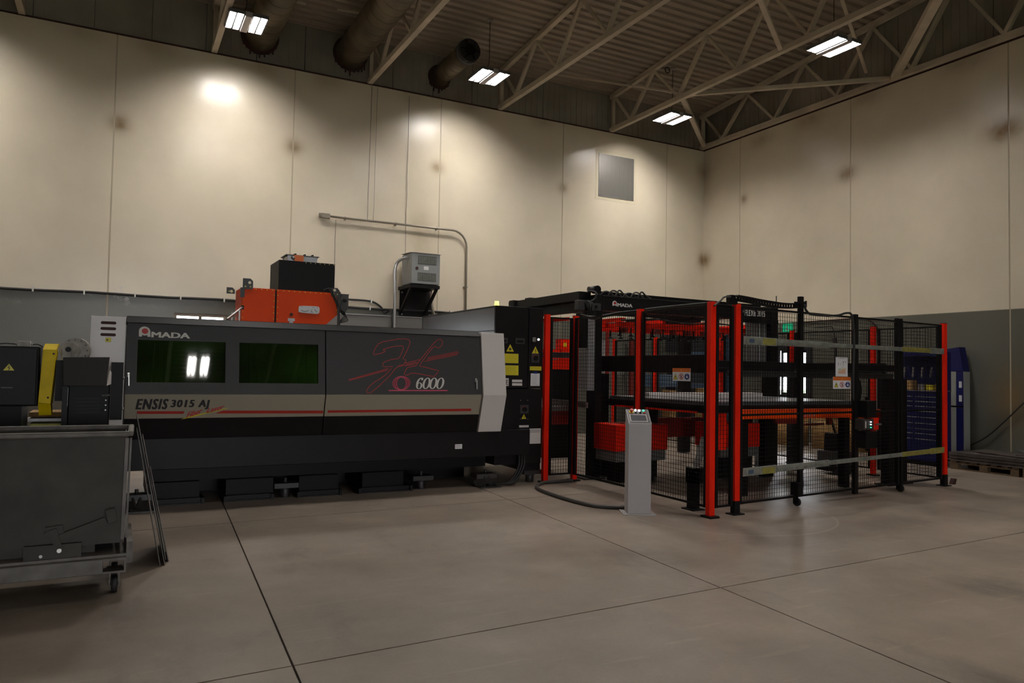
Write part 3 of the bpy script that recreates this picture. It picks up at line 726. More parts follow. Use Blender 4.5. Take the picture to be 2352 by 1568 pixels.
# stripes
def stripe(pts, par, m='red_stripe', name='red_stripe', n=None, f=None):
    f = f or lp; n = n or nL
    P = [f(*p)+n*.002 for p in pts]; mb = MB(); mb.add(P, [tuple(range(len(P)))]); return mb.build(name, m, par)
stripe([(313.5,950), (421,950), (424,944), (313.5,944)], dl); stripe([(494,949), (742,949), (742,942.5), (512,942.5)], dl)
stripe([(752.5,947.5), (1082,943.5), (1082,938), (752.5,942)], dr)
stripe([(415,963), (430,960), (525,937), (522,936), (430,957)], dl, 'yellow', 'yellow_swoosh')
# makers' lettering
def emblem(par, f, n, box, body='MADA'):
    """round-headed letter A with a red disc followed by capitals; box = px of the A (x0,y0,x1,y1), and letters quad"""
    (x0, y0, x1, y1, dy) = box
    O = f(x0, y1); U = f(x1, y1+dy)-O; W = f(x0, y0)-O
    pts = [(0, 0), (0, .52)] + [(.5-.5*math.cos(a), .52+.48*math.sin(a)) for a in [math.pi*i/12 for i in range(1, 12)]] + [(1, .52), (1, 0), (.74, 0), (.74, .16), (.5, .10), (.26, .16), (.26, 0)]
    P = lambda u, v, l: O+U*u+W*v+n*l
    mb = MB(); c = P(.5, .35, .002); vs = [P(u, v, .002) for u, v in pts]; mb.add(vs, [tuple(range(len(vs)))]); mb.build('emblem', 'white', par, 'white arched letter A')
    mb = MB(); vs = [P(.53+.28*math.cos(a), .54+.27*math.sin(a), .004) for a in [2*math.pi*i/20 for i in range(20)]]; mb.add(vs, [tuple(range(20))]); mb.build('emblem_disc', 'red_label', par)
emblem(dl, up, nU, (319, 749, 345.5, 772.5, 1))
o_ = up(348.5, 774); lettering('lettering', 'MADA', dl, 'white', o_, up(435, 777)-o_, up(349, 762)-o_, heavy=.005)
SPACING = 1.18
o_ = lp(312, 939.5); lettering('lettering', 'ENSIS', dl, 'dark_print', o_, (lp(385, 939)-o_)*.95, lp(312, 916)-o_, shear=.08, heavy=.0055)
o_ = lp(391.5, 939.5); lettering('lettering', '3015 AJ', dl, 'dark_print', o_, (lp(481, 939)-o_)*.95, lp(391.5, 918)-o_, shear=.05, heavy=.0055); SPACING = 1.0
o_ = lp(428, 959); lettering('lettering', 'Fiber', dl, 'red_label', o_, lp(461, 948.5)-o_, lp(429.5, 947)-o_, shear=.12, heavy=.002, lift=.005)
o_ = lp(474, 948); lettering('lettering', 'Laser', dl, 'red_label', o_, lp(511, 939)-o_, lp(476, 937)-o_, shear=.1, heavy=.002, lift=.005)
# red line emblem (outlined letters F L with streaks)
zp = lambda x, y: up(780+x/6.918, 740+y/6.918)
Fp = [(550,515),(640,497),(722,466),(724,448),(682,440),(700,428),(760,408),(880,380),(995,372),(1016,392),(995,460),(965,530),(935,575),(830,590),(730,620),(690,650),(682,690),(715,708),(842,700),(805,755),(720,840),(650,890),(560,945),(490,1000),(440,1060),(425,1095),(445,1122),(500,1115),(560,1065),(640,1000),(690,950),(760,885),(820,820),(880,740),(940,690),(1010,675),(1050,625),(1048,597),(1003,580),(1060,470),(1100,380),(1120,310),(1095,277),(1030,262),(940,265),(800,290),(680,310),(610,345),(575,400),(545,460),(535,495)]
Lp_ = [(1530,378),(1545,402),(1590,400),(1625,360),(1635,310),(1615,278),(1580,268),(1540,290),(1490,340),(1430,410),(1350,510),(1260,620),(1210,690),(1130,705),(1075,722),(1045,770),(1022,820),(1050,838),(1090,835),(1120,810),(1200,808),(1300,825),(1400,845),(1500,862),(1545,810),(1580,770),(1480,745),(1350,710),(1265,695),(1320,610),(1400,500),(1470,410)]
mb = MB()
ribbon(mb, [zp(*p) for p in Fp], .0085, nU, .003, close=True); ribbon(mb, [zp(*p) for p in Lp_], .0085, nU, .003, close=True)
mb.build('line_emblem', 'logo_red', dr, 'red outlined initials')
mb = MB()
for a, b_ in (((140,910),(770,732)), ((140,918),(780,745)), ((150,928),(750,765)), ((300,880),(700,765)), ((940,705),(1240,640)), ((1040,650),(1270,590)), ((1050,665),(1225,625)), ((1400,560),(1880,462)), ((1390,580),(1890,478)), ((1385,600),(1890,495)), ((1340,625),(1870,515)), ((1040,690),(1200,665))):
    ribbon(mb, [zp(*a), zp(*b_)], .0055, nU, .0025)
mb.build('line_streaks', 'logo_red', dr)
O_ = zp(0, 0); U_ = (zp(2000, 0)-zp(0, 0))/2000; W_ = (zp(0, 0)-zp(0, 1500))/1500
E_ = lambda cx, cy, rx, ry, n=28: ellipse(zp(cx, cy), U_, W_, 0, 0, rx, ry, n)
mb = MB(); mb.add([p+nU*.0022 for p in E_(980, 962, 134, 110)], [tuple(range(28))]); mb.build('ring_fill', 'pink_dark', dr)
mb = MB(); mb.add([p+nU*.0030 for p in E_(982, 968, 66, 96)], [tuple(range(28))]); mb.build('ring_centre', 'black_panel', dr)
mb = MB()
for rx, ry, cy in ((137, 112, 965), (108, 106, 968), (76, 100, 970)): ribbon(mb, E_(981, cy, rx, ry), .0050, nU, .0035, close=True)
ribbon(mb, [zp(775, 1083), zp(1713, 1083)], .0125, nU, .0034); mb.build('ring_emblem', 'pink', dr, 'pink coil rings on a pink underline')
# bold italic figures with thick sides
def figure(mb, cx, cy, rx, ry, thick, shear, a0=0, a1=2*math.pi, n=28):
    outer = []; inner = []
    for i in range(n+1):
        a = a0+(a1-a0)*i/n; x, y = rx*math.cos(a), ry*math.sin(a); ix, iy = (rx-thick)*math.cos(a), (ry-thick*.33)*math.sin(a)
        outer.append(zp(cx+x+shear*y, cy-y)+nU*.0045); inner.append(zp(cx+ix+shear*iy, cy-iy)+nU*.0045)
    mb.add(outer+inner, [(i, i+1, n+1+i+1, n+1+i) for i in range(n)])
mb = MB()
for cx in (1380, 1487, 1597): figure(mb, cx, 970, 62, 90, 33, .22)
figure(mb, 1262, 1008, 50, 52, 27, .12); figure(mb, 1282, 968, 66, 88, 33, .22, math.radians(60), math.radians(215)); 
mb.add([p+nU*.0045 for p in E_(1310, 905, 17, 17, 12)], [tuple(range(12))]); mb.build('figures', 'white', dr, 'white italic figures 6000')
MB().box(-9.648, -9.556, -6.4035, -6.4005, .49, .545).build('warning_label', 'paper', mach, 'small white label on the machine bed')
mb = MB()
for z in (.532, .520, .505): mb.box(-9.64, -9.58, -6.4045, -6.4036, z-.002, z+.002)
mb.build('label_print', 'grey_print', mach, kind='stuff')

# ---------------------------------------------------------------- tall control cabinet at the machine's right end
cabt = thing('control_cabinet', 'tall black control cabinet with yellow laser warning labels, right of the laser machine', 'cabinet', (-8.7, -4.9, 0))
CX0, CX1, CY = -9.05, -8.36, -6.25
b = MB().box(CX0, CX1, CY+.02, -3.65, 1.215, 2.26); b.build('cabinet_body', 'black', cabt, bevel=.006)
b = MB().box(CX0-.003, CX0, -6.2, -3.7, 1.95, 2.235); b.box(CX0-.003, CX0, -6.2, -3.7, 1.60, 1.94); b.build('side_panel', 'plum_panel', cabt, 'plum-black side panels')
MB().box(-9.04, -8.585, CY, CY+.019, 1.22, 2.255).build('cabinet_door', 'black_metal', cabt, bevel=.003)
MB().box(-8.575, -8.365, CY, CY+.019, 1.22, 2.255).build('cabinet_door', 'black_metal', cabt, bevel=.003)
MB().box(-9.04, -8.37, CY, -4.2, .25, 1.205).build('lower_body', 'black_metal', cabt, bevel=.005)
MB().box(-8.62, -8.37, CY+.02, -4.2, .16, .249).build('skirt', 'black', cabt)
machine_foot(-8.46, -6.12, cabt); machine_foot(-8.46, -4.4, cabt)
def C(px, py): p = un(px, py, 'y', CY); return p.x, p.z
def crect(px0, py0, px1, py1, m, name, label=None, d=.004, par=None, dd=0):
    a = C(px0, py0); c = C(px1, py1); return MB().box(a[0], c[0], CY-d-dd, CY-.0002-dd, a[1], c[1]).build(name, m, par or cabt, label)
for x0, x1, y0, y1 in ((1145, 1165, 775, 788), (1183, 1204, 776, 790)):
    crect(x0, y0, x1, y1, 'charcoal', 'latch_bezel', d=.012); crect(x0+3, y0+5, x1-3, y1-3, 'black', 'latch_handle', d=.015)
def tri_label(px, py, s, par=None, icon='bolt'):
    c = C(px, py); h = s*.0085
    mb = MB().prism([(c[0]-h, CY-.002, c[1]-h*.75), (c[0]+h, CY-.002, c[1]-h*.75), (c[0], CY-.002, c[1]+h)], (0, -.002, 0)); r = mb.build('warning_triangle', 'yellow', par or cabt)
    k = MB()
    if icon == 'bolt': k.bar((c[0]+h*.15, CY-.005, c[1]+h*.5), (c[0]-h*.12, CY-.005, c[1]), .003, .008); k.bar((c[0]-h*.12, CY-.005, c[1]), (c[0]+h*.15, CY-.005, c[1]-.05*h), .003, .008); k.bar((c[0]+h*.15, CY-.005, c[1]-.05*h), (c[0], CY-.005, c[1]-h*.55), .003, .008)
    else:
        k.cyl((c[0], CY-.004, c[1]-h*.15), (c[0], CY-.006, c[1]-h*.15), h*.26, 12)
        for i in range(8): a = i*math.pi/4; k.bar((c[0]+h*.2*math.cos(a), CY-.005, c[1]-h*.15+h*.2*math.sin(a)), (c[0]+h*.42*math.cos(a), CY-.005, c[1]-h*.15+h*.42*math.sin(a)), .002, .004)
    k.build('triangle_symbol', 'dark_print', r)
tri_label(1171.5, 800, 6.3, icon='sun'); tri_label(1229.5, 805, 6.3)
for y0, y1 in ((811, 834.5), (838, 862)):
    r = crect(1152, y0-1, 1191.5, y1+1, 'dark_print', 'warning_plate', d=.003); q = crect(1153.5, y0+.5, 1190, y1-.5, 'yellow', 'plate_face', par=r, d=.002, dd=.0035)
    k = MB()
    for i in range(6):
        yy = y0+4+i*3.1; wdt = random.uniform(11, 15); a = C(1171.5-wdt, yy); c = C(1171.5+wdt, yy+.8); k.box(a[0], c[0], CY-.0065, CY-.0057, a[1], c[1])
    k.build('plate_print', 'dark_print', r, kind='stuff')
r = crect(1217, 841, 1243, 850.5, 'yellow', 'warning_plate'); k = MB()
for i in range(2): a = C(1219, 843.5+i*3); c = C(1241, 844.4+i*3); k.box(a[0], c[0], CY-.0055, CY-.0045, a[1], c[1])
k.build('plate_print', 'dark_print', r, kind='stuff')
r = crect(1219, 857, 1239, 886, 'paper', 'inspection_card'); crect(1225, 853, 1234, 858, 'blue_label', 'blue_clip', d=.006, par=r)
k = MB()
for i in range(9): a = C(1221, 861+i*2.7); c = C(1221+random.uniform(10, 16), 861.7+i*2.7); k.box(a[0], c[0], CY-.0055, CY-.0045, a[1], c[1])
k.build('card_print', 'grey_print', r, kind='stuff')
r = crect(1150, 868, 1168, 886, 'light_panel', 'approval_plate'); a = C(1152, 883); b2 = C(1167, 872); lettering('lettering', 'CE', r, 'dark_print', (a[0], CY-.005, a[1]), (b2[0]-a[0], 0, 0), (0, 0, b2[1]-a[1]), bold=.0)
for y in (871.5, 879.5): crect(1176, y, 1199, y+6, 'light_panel', 'name_plate')
c = C(1226, 780); MB().box(c[0]-.03, c[0]+.02, CY-.03, CY, c[1]-.03, c[1]+.03).build('padlock_plate', 'mid_grey', cabt, bevel=.006)
c = C(1236.5, 779.5); MB().cyl((c[0], CY, c[1]), (c[0], CY-.012, c[1]), .014, 14).build('status_lamp', 'led_white', cabt, 'lit white lamp')
for (x0, y0, x1, y1) in ((1220, 811, 1238, 833), (1194, 930, 1213, 949)):
    r = crect(x0, y0, x1, y1, 'charcoal', 'switch_plate', d=.01); c = C((x0+x1)/2, (y0+y1)/2)
    MB().cyl((c[0], CY-.010, c[1]), (c[0], CY-.03, c[1]), .032, 18).build('rotary_knob', 'black', r); k = MB()
    for i in range(7): a = math.radians(30+20*i); k.bar((c[0]+.036*math.cos(a), CY-.012, c[1]+.036*math.sin(a)), (c[0]+.036*math.cos(a+.35), CY-.012, c[1]+.036*math.sin(a+.35)), .004, .006)
    k.build('knob_scale', 'worn_red', r)
tri_label(1203, 957, 4.)
for (px, py) in ((1196, 919), (1212, 919), (1195, 962), (1212, 962)): c = C(px, py); MB().cyl((c[0], CY, c[1]), (c[0], CY-.004, c[1]), .005, 8).build('screw', 'steel', cabt)
crect(1192, 976.5, 1214, 981, 'light_panel', 'name_plate'); r = crect(1216, 984, 1241, 1018, 'light_panel', 'spec_plate'); k = MB()
for i in range(2): a = C(1217, 987+i*4); c = C(1240, 988+i*4); k.box(a[0], c[0], CY-.0055, CY-.0045, a[1], c[1])
k.build('plate_print', 'grey_print', r, kind='stuff')
t = thing('beacon_light', 'small lit amber beacon on top of the tall black cabinet', 'beacon', (-9.03, -6.0, 2.26))
p = un(1141, 697, 'y', -5.9); MB().cyl((p.x, -5.9, 2.261), (p.x, -5.9, 2.29), .03, 14).build('beacon_base', 'white', t); MB().cyl((p.x, -5.9, 2.29), (p.x, -5.9, 2.345), .031, 14, r2=.027).build('beacon_lens', 'beacon', t)
pts = spline([(-8.72,-6.30,.39), (-8.74,-6.34,.25), (-8.82,-6.34,.10), (-8.95,-6.34,.03), (-9.2,-6.1,.03)], 6)
for k in range(3): tag(MB().tube([p+V((.03*k,-.012*k,0)) for p in pts], .014, 6).build('hose', 'rubber'), ['innermost', 'middle', 'outermost'][k]+' of three black hoses dropping from the right end of the machine bed', 'hose', 'hoses at the machine bed end')

# ---------------------------------------------------------------- orange-red bridge box above the machine
ob = thing('dust_filter_unit', 'orange-red riveted housing with rounded lower corner rising behind the laser machine', 'machine', (-11.3, -4.9, 0))
OY = -5.0
P = lambda px, py: (lambda q: (q.x, OY, q.z))(un(px, py, 'y', OY))
pl = [P(556,658), P(632,663.5), P(632,748), P(556,744)]
MB().prism([(-11.93, OY, 0.02), (-11.535, OY, 0.02), (-11.535, OY, 2.405), (-11.93, OY, 2.405)], (0, .55, 0)).build('left_panel', 'orange', ob, bevel=.004)
MB().prism([(-11.515, OY, 0.02), (-10.95, OY, 0.02), (-10.95, OY, 1.93), (-10.745, OY, 2.12), (-10.745, OY, 2.405), (-11.515, OY, 2.405)], (0, .55, 0)).build('right_panel', 'orange', ob, bevel=.004)
MB().box(-11.90, -10.97, OY+.015, -4.47, 0, 2.395).build('inner_frame', 'black', ob)
rv = MB()
for i in range(6): rv.cyl((-11.90+.067*i, OY, 2.39), (-11.90+.067*i, OY-.006, 2.39), .007, 6)
for i in range(12): rv.cyl((-11.50+.067*i, OY, 2.39), (-11.50+.067*i, OY-.006, 2.39), .007, 6)
for i in range(8):
    for x in (-11.915, -11.548, -11.502, -10.76): rv.cyl((x, OY, 2.33-.075*i) if not (x > -10.8 and i > 2) else (x, OY, 2.33), (x, OY-.006, 2.33-.075*i) if not (x > -10.8 and i > 2) else (x, OY-.006, 2.33), .006, 6)
rv.build('rivets', 'yellow', ob, kind='stuff')
def lug(x0, x1, y, z0, z1, hx, hz, name='lifting_lug'):
    c = .03; o = MB(); o.prism([(x0, y, z0), (x1, y, z0), (x1, y, z1-c), (x1-c, y, z1), (x0, y, z1)], (0, -.012, 0)); r = o.build(name, 'charcoal', ob)
    MB().cyl((hx, y-.0125, hz), (hx, y-.0135, hz), .018, 14).build('lug_hole', 'tape', r, 'hole with the wall showing through')
    for k in ((x0+.03, z0+.03), (x1-.03, z0+.03)): MB().cyl((k[0], y-.012, k[1]), (k[0], y-.02, k[1]), .009, 8).build('bolt', 'galv_yellow', r)
lug(-11.925, -11.805, OY-.001, 2.385, 2.515, -11.845, 2.465); lug(-12.05, -11.95, OY+.50, 2.36, 2.44, -11.99, 2.39); lug(-10.83, -10.725, OY-.001, 2.36, 2.47, -10.79, 2.44)
MB().box(-11.95, -11.90, OY-.012, OY-.001, 2.28, 2.40).build('corner_plate', 'charcoal', ob); MB().box(-10.76, -10.715, OY-.012, OY-.001, 2.22, 2.38).build('corner_plate', 'charcoal', ob)
# white wavy label plate
a = P(685, 718); b2 = P(733, 721); c2 = P(686, 701)
o = V(a); U = V(b2)-o; W = V(c2)-o; pts = []
for i in range(32):
    an = 2*math.pi*i/32; cx = abs(math.cos(an))**.35*math.copysign(1, math.cos(an)); sy = abs(math.sin(an))**.35*math.copysign(1, math.sin(an)); sy *= 1-.07*math.cos(3*an)
    pts.append(o+U*(.5+.5*cx)+W*(.5+.5*sy)+V((0,-.014,0)))
r = MB().prism(pts, (0, .012, 0)).build('label_plate', 'paper', ob, 'white wavy-edged label plate')
k = MB(); Q = lambda u, v: o+U*u+W*v+V((0,-.016,0))
for s_ in (((.12,.35),(.3,.2)), ((.3,.2),(.48,.38)), ((.60,.45),(.63,.15)), ((.63,.15),(.68,.15)), ((.12,.82),(.17,.82)), ((.75,.6),(.88,.2)), ((.62,.82),(.66,.82)), ((.7,.84),(.74,.84)), ((.84,.82),(.9,.82))): k.bar(Q(*s_[0]), Q(*s_[1]), .002, .009)
k.build('plate_print', 'grey_print', r)
c = P(669, 722); MB().cyl(c, V(c)+V((0,-.02,0)), .02, 14).build('socket', 'soot', ob)
a = P(661, 737); c = P(677, 731); MB().box(a[0], c[0], OY-.004, OY-.0005, a[2], c[2]).build('warning_label', 'paper', ob); a = P(664, 744); c = P(673, 738); MB().box(a[0], c[0], OY-.004, OY-.0005, a[2], c[2]).build('warning_label', 'paper', ob)
# black box and control box on top
t = thing('black_hood_box', 'plain black box standing on the orange-red housing', 'box', (-11.15, -4.7, 2.41))
MB().box(-11.495, -10.785, OY+.02, -4.38, 2.407, 2.785).build('casing', 'black', t, bevel=.004)
s = MB()
for i in range(7): s.cyl((-11.16+.06*i, OY+.02, 2.772), (-11.16+.06*i, OY+.014, 2.772), .006, 6)
s.build('rivets', 'galv_yellow', t, kind='stuff')
t = thing('valve_box', 'small grey junction box with an orange label on top of the black box', 'box', (-11.2, -4.8, 2.786))
MB().box(-11.38, -11.0, OY+.10, OY+.42, 2.787, 2.862).build('casing', 'alu', t, bevel=.004); MB().box(-11.40, -10.98, OY+.08, OY+.44, 2.8625, 2.872).build('lid', 'mid_grey', t)
MB().box(-11.30, -11.18, OY+.07, OY+.099, 2.79, 2.868).build('orange_label', 'orange_label', t); MB().ball((-11.31, OY+.08, 2.83), .025).build('knob', 'chrome', t)
for x in (-11.3, -11.18, -11.08): MB().bar((x, OY+.1, 2.873), (x+.03, OY+.1, 2.885), .018, .018).build('clasp', 'black', t)
# cables and connector cluster at the right of the orange box
t = thing('cable_chain_bracket', 'black motor bracket with bundled cables right of the orange-red housing', 'bracket', (-10.65, -5.0, 2.2))
MB().prism([(-10.70, OY, 2.20), (-10.64, OY, 2.16), (-10.60, OY, 2.22), (-10.60, OY, 2.385), (-10.59, OY, 2.40), (-10.70, OY, 2.40)], (0, .12, 0)).build('bracket_plate', 'charcoal', t)
MB().cyl((-10.65, OY, 2.31), (-10.65, OY-.03, 2.31), .022, 14).build('connector', 'black', t)
for k in range(4):
    dx = random.uniform(-.01, .01); pts = spline([(-10.72+.02*k, OY-.02, 2.42-.03*k), (-10.735+.01*k, OY-.03, 2.30), (-10.735+dx, OY-.03, 2.12), (-10.735+.012*k, OY-.02, 1.8)], 6); MB().tube(pts, .010, 6).build('cable', 'rubber' if k % 2 else 'cable_grey', t)
for k in range(5): pts = spline([(-10.70, OY+.02, 2.22-.015*k), (-10.64+.01*k, OY, 2.14-.02*k), (-10.70, OY-.02, 2.06-.01*k), (-10.73, OY-.02, 2.0)], 6); MB().tube(pts, .006, 5).build('cable', 'rubber', t)
pts = spline([(-10.93, OY-.02, 2.43), (-10.87, OY-.03, 2.445), (-10.82, OY-.03, 2.37), (-10.76, OY-.03, 2.25), (-10.73, OY-.03, 2.15)], 6)
MB().tube(pts, .011, 6).build('cable', 'cable_grey', t); MB().tube([p+V((.012, -.012, .008)) for p in pts], .008, 6).build('cable', 'rubber', t)
# thin steel guard rail left of the orange box
t = thing('guard_rail', 'thin steel rail sloping down left of the orange-red housing', 'rail', (-12, -5.0, 1.9))
a = un(558, 705, 'y', -5.1); b2 = un(522, 733, 'y', -5.6)
MB().bar(a, b2, .02, .02).build('rail', 'steel', t); MB().box(a.x-.02, a.x+.01, a.y-.02, a.y+.01, a.z-.03, a.z+.02).build('rail_joint', 'black', t)
for px, py in ((533, 717), (550, 712)): q = un(px, py, 'y', -5.3); MB().box(q.x-.006, q.x+.006, -5.306, -5.294, 1.915, q.z).build('upright', 'steel', t)

# ================================================================ LEFT SIDE
# scrap conveyor outlet
cv = thing('scrap_conveyor', 'black scrap conveyor outlet with a grey hood plate, left of the laser machine', 'conveyor', (-13.5, -7.4, 0))
MB().box(-13.60, -13.31, -7.70, -7.0, 0, 1.27).build('chute_body', 'black', cv, bevel=.006)
MB().box(-13.305, -13.215, -7.72, -7.0, .98, 1.452).build('side_plate', 'black', cv)
for z in (1.07, 1.32): MB().cyl((-13.215, -7.71, z), (-13.203, -7.71, z), .012, 8).build('bolt', 'steel', cv)
MB().slab((-13.628, -7.86, 1.262), (-13.335, -7.86, 1.262), (-13.318, -7.74, 1.492), (-13.646, -7.74, 1.484), (0, .02, .0)).build('hood_plate', 'charcoal', cv, 'dark grey hood plate')
MB().prism([(-13.332, -7.845, 1.262), (-13.30, -7.80, 1.275), (-13.30, -7.80, 1.37), (-13.315, -7.80, 1.385)], (0, .02, 0)).build('white_tab', 'light_panel', cv)
MB().box(-13.64, -13.601, -7.78, -7.0, .9, 1.25).build('side_plate', 'black_metal', cv)
s = MB()
for i in range(5): s.bar((-13.55, -7.705, 1.04+.028*i), (-13.38, -7.705, 1.045+.028*i), .008, .012)
s.build('brush_slats', 'black_metal', cv)
MB().box(-13.62, -13.60, -7.77, -7.74, 1.10, 1.24).build('side_bracket', 'steel', cv); MB().bar((-13.36, -7.73, 1.18), (-13.31, -7.76, 1.185), .02, .012).build('lever', 'galv', cv)
for z in (1.06, 1.10, 1.14): MB().cyl((-13.335, -7.70, z), (-13.335, -7.706, z), .006, 6).build('screw', 'steel', cv)
MB().box(-13.70, -13.60, -7.6, -7.0, 1.13, 1.46).build('drive_housing', 'black', cv)
gm = thing('gear_motor', 'round beige-grey cast gear motor on top of the black conveyor', 'motor', (-13.6, -7.5, 1.46))
MB().cyl((-13.615, -7.50, 1.54), (-13.595, -7.36, 1.54), .075, 20).box(-13.67, -13.60, -7.52, -7.44, 1.46, 1.56).build('gearbox', 'motor', gm, bevel=.006)
MB().cyl((-13.575, -7.46, 1.545), (-13.565, -7.36, 1.545), .105, 26).build('flange_disc', 'motor', gm)
MB().cyl((-13.622, -7.53, 1.55), (-13.622, -7.50, 1.55), .022, 14).build('shaft_cap', 'black', gm)
for k in range(7): a = math.radians(-60+30*k); MB().cyl((-13.578+.09*math.cos(a), -7.47, 1.545+.09*math.sin(a)), (-13.578+.09*math.cos(a), -7.46, 1.545+.09*math.sin(a)), .008, 6).build('flange_bolt', 'charcoal', gm)
# yellow belt guard
t = thing('belt_guard', 'tall slim yellow belt guard between the black cabinet and the conveyor', 'guard', (-13.76, -7.6, 1.0))
MB().prism([(-13.808, -7.66, 1.115), (-13.722, -7.66, 1.108), (-13.697, -7.66, 1.54), (-13.790, -7.66, 1.54)], (0, .25, 0)).build('guard_front', 'yellow_paint', t, bevel=.003)
MB().slab((-13.790, -7.66, 1.541), (-13.697, -7.66, 1.541), (-13.690, -7.55, 1.592), (-13.783, -7.55, 1.592), (0, .14, 0)).build('guard_top', 'yellow_paint', t)
MB().slab((-13.804, -7.60, 1.017), (-13.716, -7.60, 1.017), (-13.722, -7.66, 1.107), (-13.808, -7.66, 1.114), (0, .15, .0)).build('guard_bottom', 'yellow_paint', t)
for x, z in ((-13.715, 1.51), (-13.742, 1.16)): MB().cyl((x, -7.66, z), (x, -7.668, z), .008, 8).build('screw', 'soot', t)
# black conveyor cabinet at the picture's left edge
t = thing('electrical_cabinet', 'black cabinet with a yellow lightning triangle at the left edge', 'cabinet', (-14.3, -7.2, 0))
MB().box(-14.8, -13.815, -7.6, -6.9, 1.09, 1.565).build('cabinet_body', 'black', t, bevel=.008)
MB().box(-14.8, -13.83, -7.62, -7.601, 1.10, 1.545).build('cabinet_door', 'black_metal', t, bevel=.004)
MB().box(-14.7, -13.93, -7.5, -7.0, 0, 1.089).build('stand', 'black', t)
mb = MB().prism([(-14.052, -7.622, 1.372), (-13.978, -7.622, 1.372), (-14.014, -7.622, 1.425)], (0, -.002, 0)); r = mb.build('warning_triangle', 'yellow', t)
k = MB(); k.bar((-14.010, -7.626, 1.410), (-14.021, -7.626, 1.393), .002, .005); k.bar((-14.021, -7.626, 1.393), (-14.008, -7.626, 1.392), .002, .005); k.bar((-14.008, -7.626, 1.392), (-14.016, -7.626, 1.374), .002, .005); k.build('triangle_symbol', 'dark_print', r)
MB().box(-14.06, -13.985, -7.632, -7.621, 1.232, 1.242).build('door_pull', 'charcoal', t)
t = thing('junction_box', 'small pale junction box with black cables on top of the left cabinet', 'box', (-13.94, -7.4, 1.566))
MB().box(-13.985, -13.895, -7.45, -7.36, 1.566, 1.61).cyl((-14.0, -7.4, 1.585), (-13.985, -7.4, 1.585), .012, 8).cyl((-13.895, -7.4, 1.585), (-13.88, -7.4, 1.585), .012, 8).build('box_body', 'motor', t, bevel=.006)
for a, b2 in (((-14.0,-7.4,1.585), (-14.15,-7.45,1.57)), ((-13.88,-7.4,1.585), (-13.815,-7.35,1.57))): MB().tube(spline([a, lerp(V(a), V(b2), .5)+V((0,0,.01)), b2], 5), .006, 6).build('cable', 'rubber', t)
# things seen under the left cabinet
t = thing('work_trolley', 'low trolley with a wooden board and green tray seen beneath the left cabinet', 'trolley', (-13.6, -6.7, 0))
MB().box(-13.93, -13.60, -6.9, -6.5, .96, 1.0).build('wood_board', 'cardboard', t); MB().box(-13.95, -13.60, -6.9, -6.4, .92, .945).build('shelf_edge', 'steel', t)
MB().box(-13.92, -13.45, -6.9, -6.4, .86, .90).build('green_tray', 'galv_yellow', t); MB().box(-13.9, -13.5, -6.85, -6.5, 0, .859).build('trolley_body', 'charcoal', t)
# low dark box behind the conveyor, against the wall side
t = thing('back_box', 'dark navy box partly hidden behind the gear motor', 'box', (-13.6, -4.2, 0)); MB().box(-13.75, -13.3, -4.4, -3.9, 0, 1.65).build('casing', 'blue_steel', t, bevel=.01); MB().box(-13.77, -13.28, -4.42, -3.88, 1.651, 1.67).build('lid', 'charcoal', t)

# self-dumping hopper
hp = thing('dump_hopper', 'worn grey self-dumping scrap hopper on a wheeled base in the left foreground', 'hopper', (-13.9, -9.0, 0))
HX0, HX1, HF, HB = -14.75, -13.19, -9.33, -8.78
MB().slab((HX0, HF, .32), (HX1, HF, .32), (HX1, HF, .985), (HX0, HF, .985), (0, .006, 0)).build('front_wall', 'dump', hp)
MB().slab((HX0, HB, .60), (HX1, HB, .60), (HX1, HB, .985), (HX0, HB, .985), (0, -.006, 0)).build('back_wall', 'dump', hp)
MB().slab((HX1-.006, HF+.007, .32), (HX1-.006, HB-.007, .32), (HX1, HB-.007, .985), (HX1, HF+.007, .985), (-.006, 0, 0)).build('side_wall', 'dump', hp)
MB().slab((HX1-.9, HF+.007, .985), (HX1-.9, HB-.007, .985), (HX1-.6, HB-.007, .50), (HX1-.6, HF+.007, .50), (-.006, 0, 0)).build('inner_partition', 'dump', hp)
MB().box(HX0, HX1-.013, HF+.007, HB-.007, .325, .335).build('bottom_plate', 'dump', hp)
for a, b2 in (((HX0, HF-.01, 1.0), (HX1+.01, HF-.01, 1.0)), ((HX0, HB+.01, 1.0), (HX1+.02, HB+.01, 1.0)), ((HX1+.015, HF-.01, 1.002), (HX1+.03, HB+.01, 1.002))):
    MB().bar(a, b2, .035, .035).build('top_rim', 'dump_rim', hp, bevel=.010)
MB().bar((HX1-.01, HF-.008, .34), (HX1-.002, HF-.008, .975), .02, .012).build('corner_bead', 'dump_rim', hp)
MB().bar((HX1+.012, HF+.05, .34), (HX1+.02, HF+.05, .97), .012, .03).build('corner_bead', 'dump_rim', hp)
# latch linkage
MB().bar((-13.57, HF-.045, .375), (-13.295, HF-.045, .475), .012, .035, up=(0,0,1)).build('latch_arm', 'dump', hp); MB().bar((-13.275, HF-.04, .54), (-13.255, HF-.04, .455), .02, .055).build('latch_handle', 'dump', hp, bevel=.004)
MB().bar((-13.61, HF-.03, .42), (-13.52, HF-.03, .43), .015, .06).build('latch_plate', 'dump', hp); MB().bar((-13.575, HF-.055, .44), (-13.535, HF-.055, .31), .012, .04).build('latch_link', 'dump', hp)
MB().cyl((-13.60, HF-.02, .405), (-13.60, HF-.05, .405), .022, 12).build('pivot_bolt', 'dump', hp); MB().cyl((-13.535, HF-.06, .315), (-13.535, HF-.08, .315), .013, 10).build('bolt', 'chrome', hp); MB().cyl((-13.63, HF-.045, .285), (-13.63, HF-.06, .285), .010, 8).build('bolt', 'steel', hp)
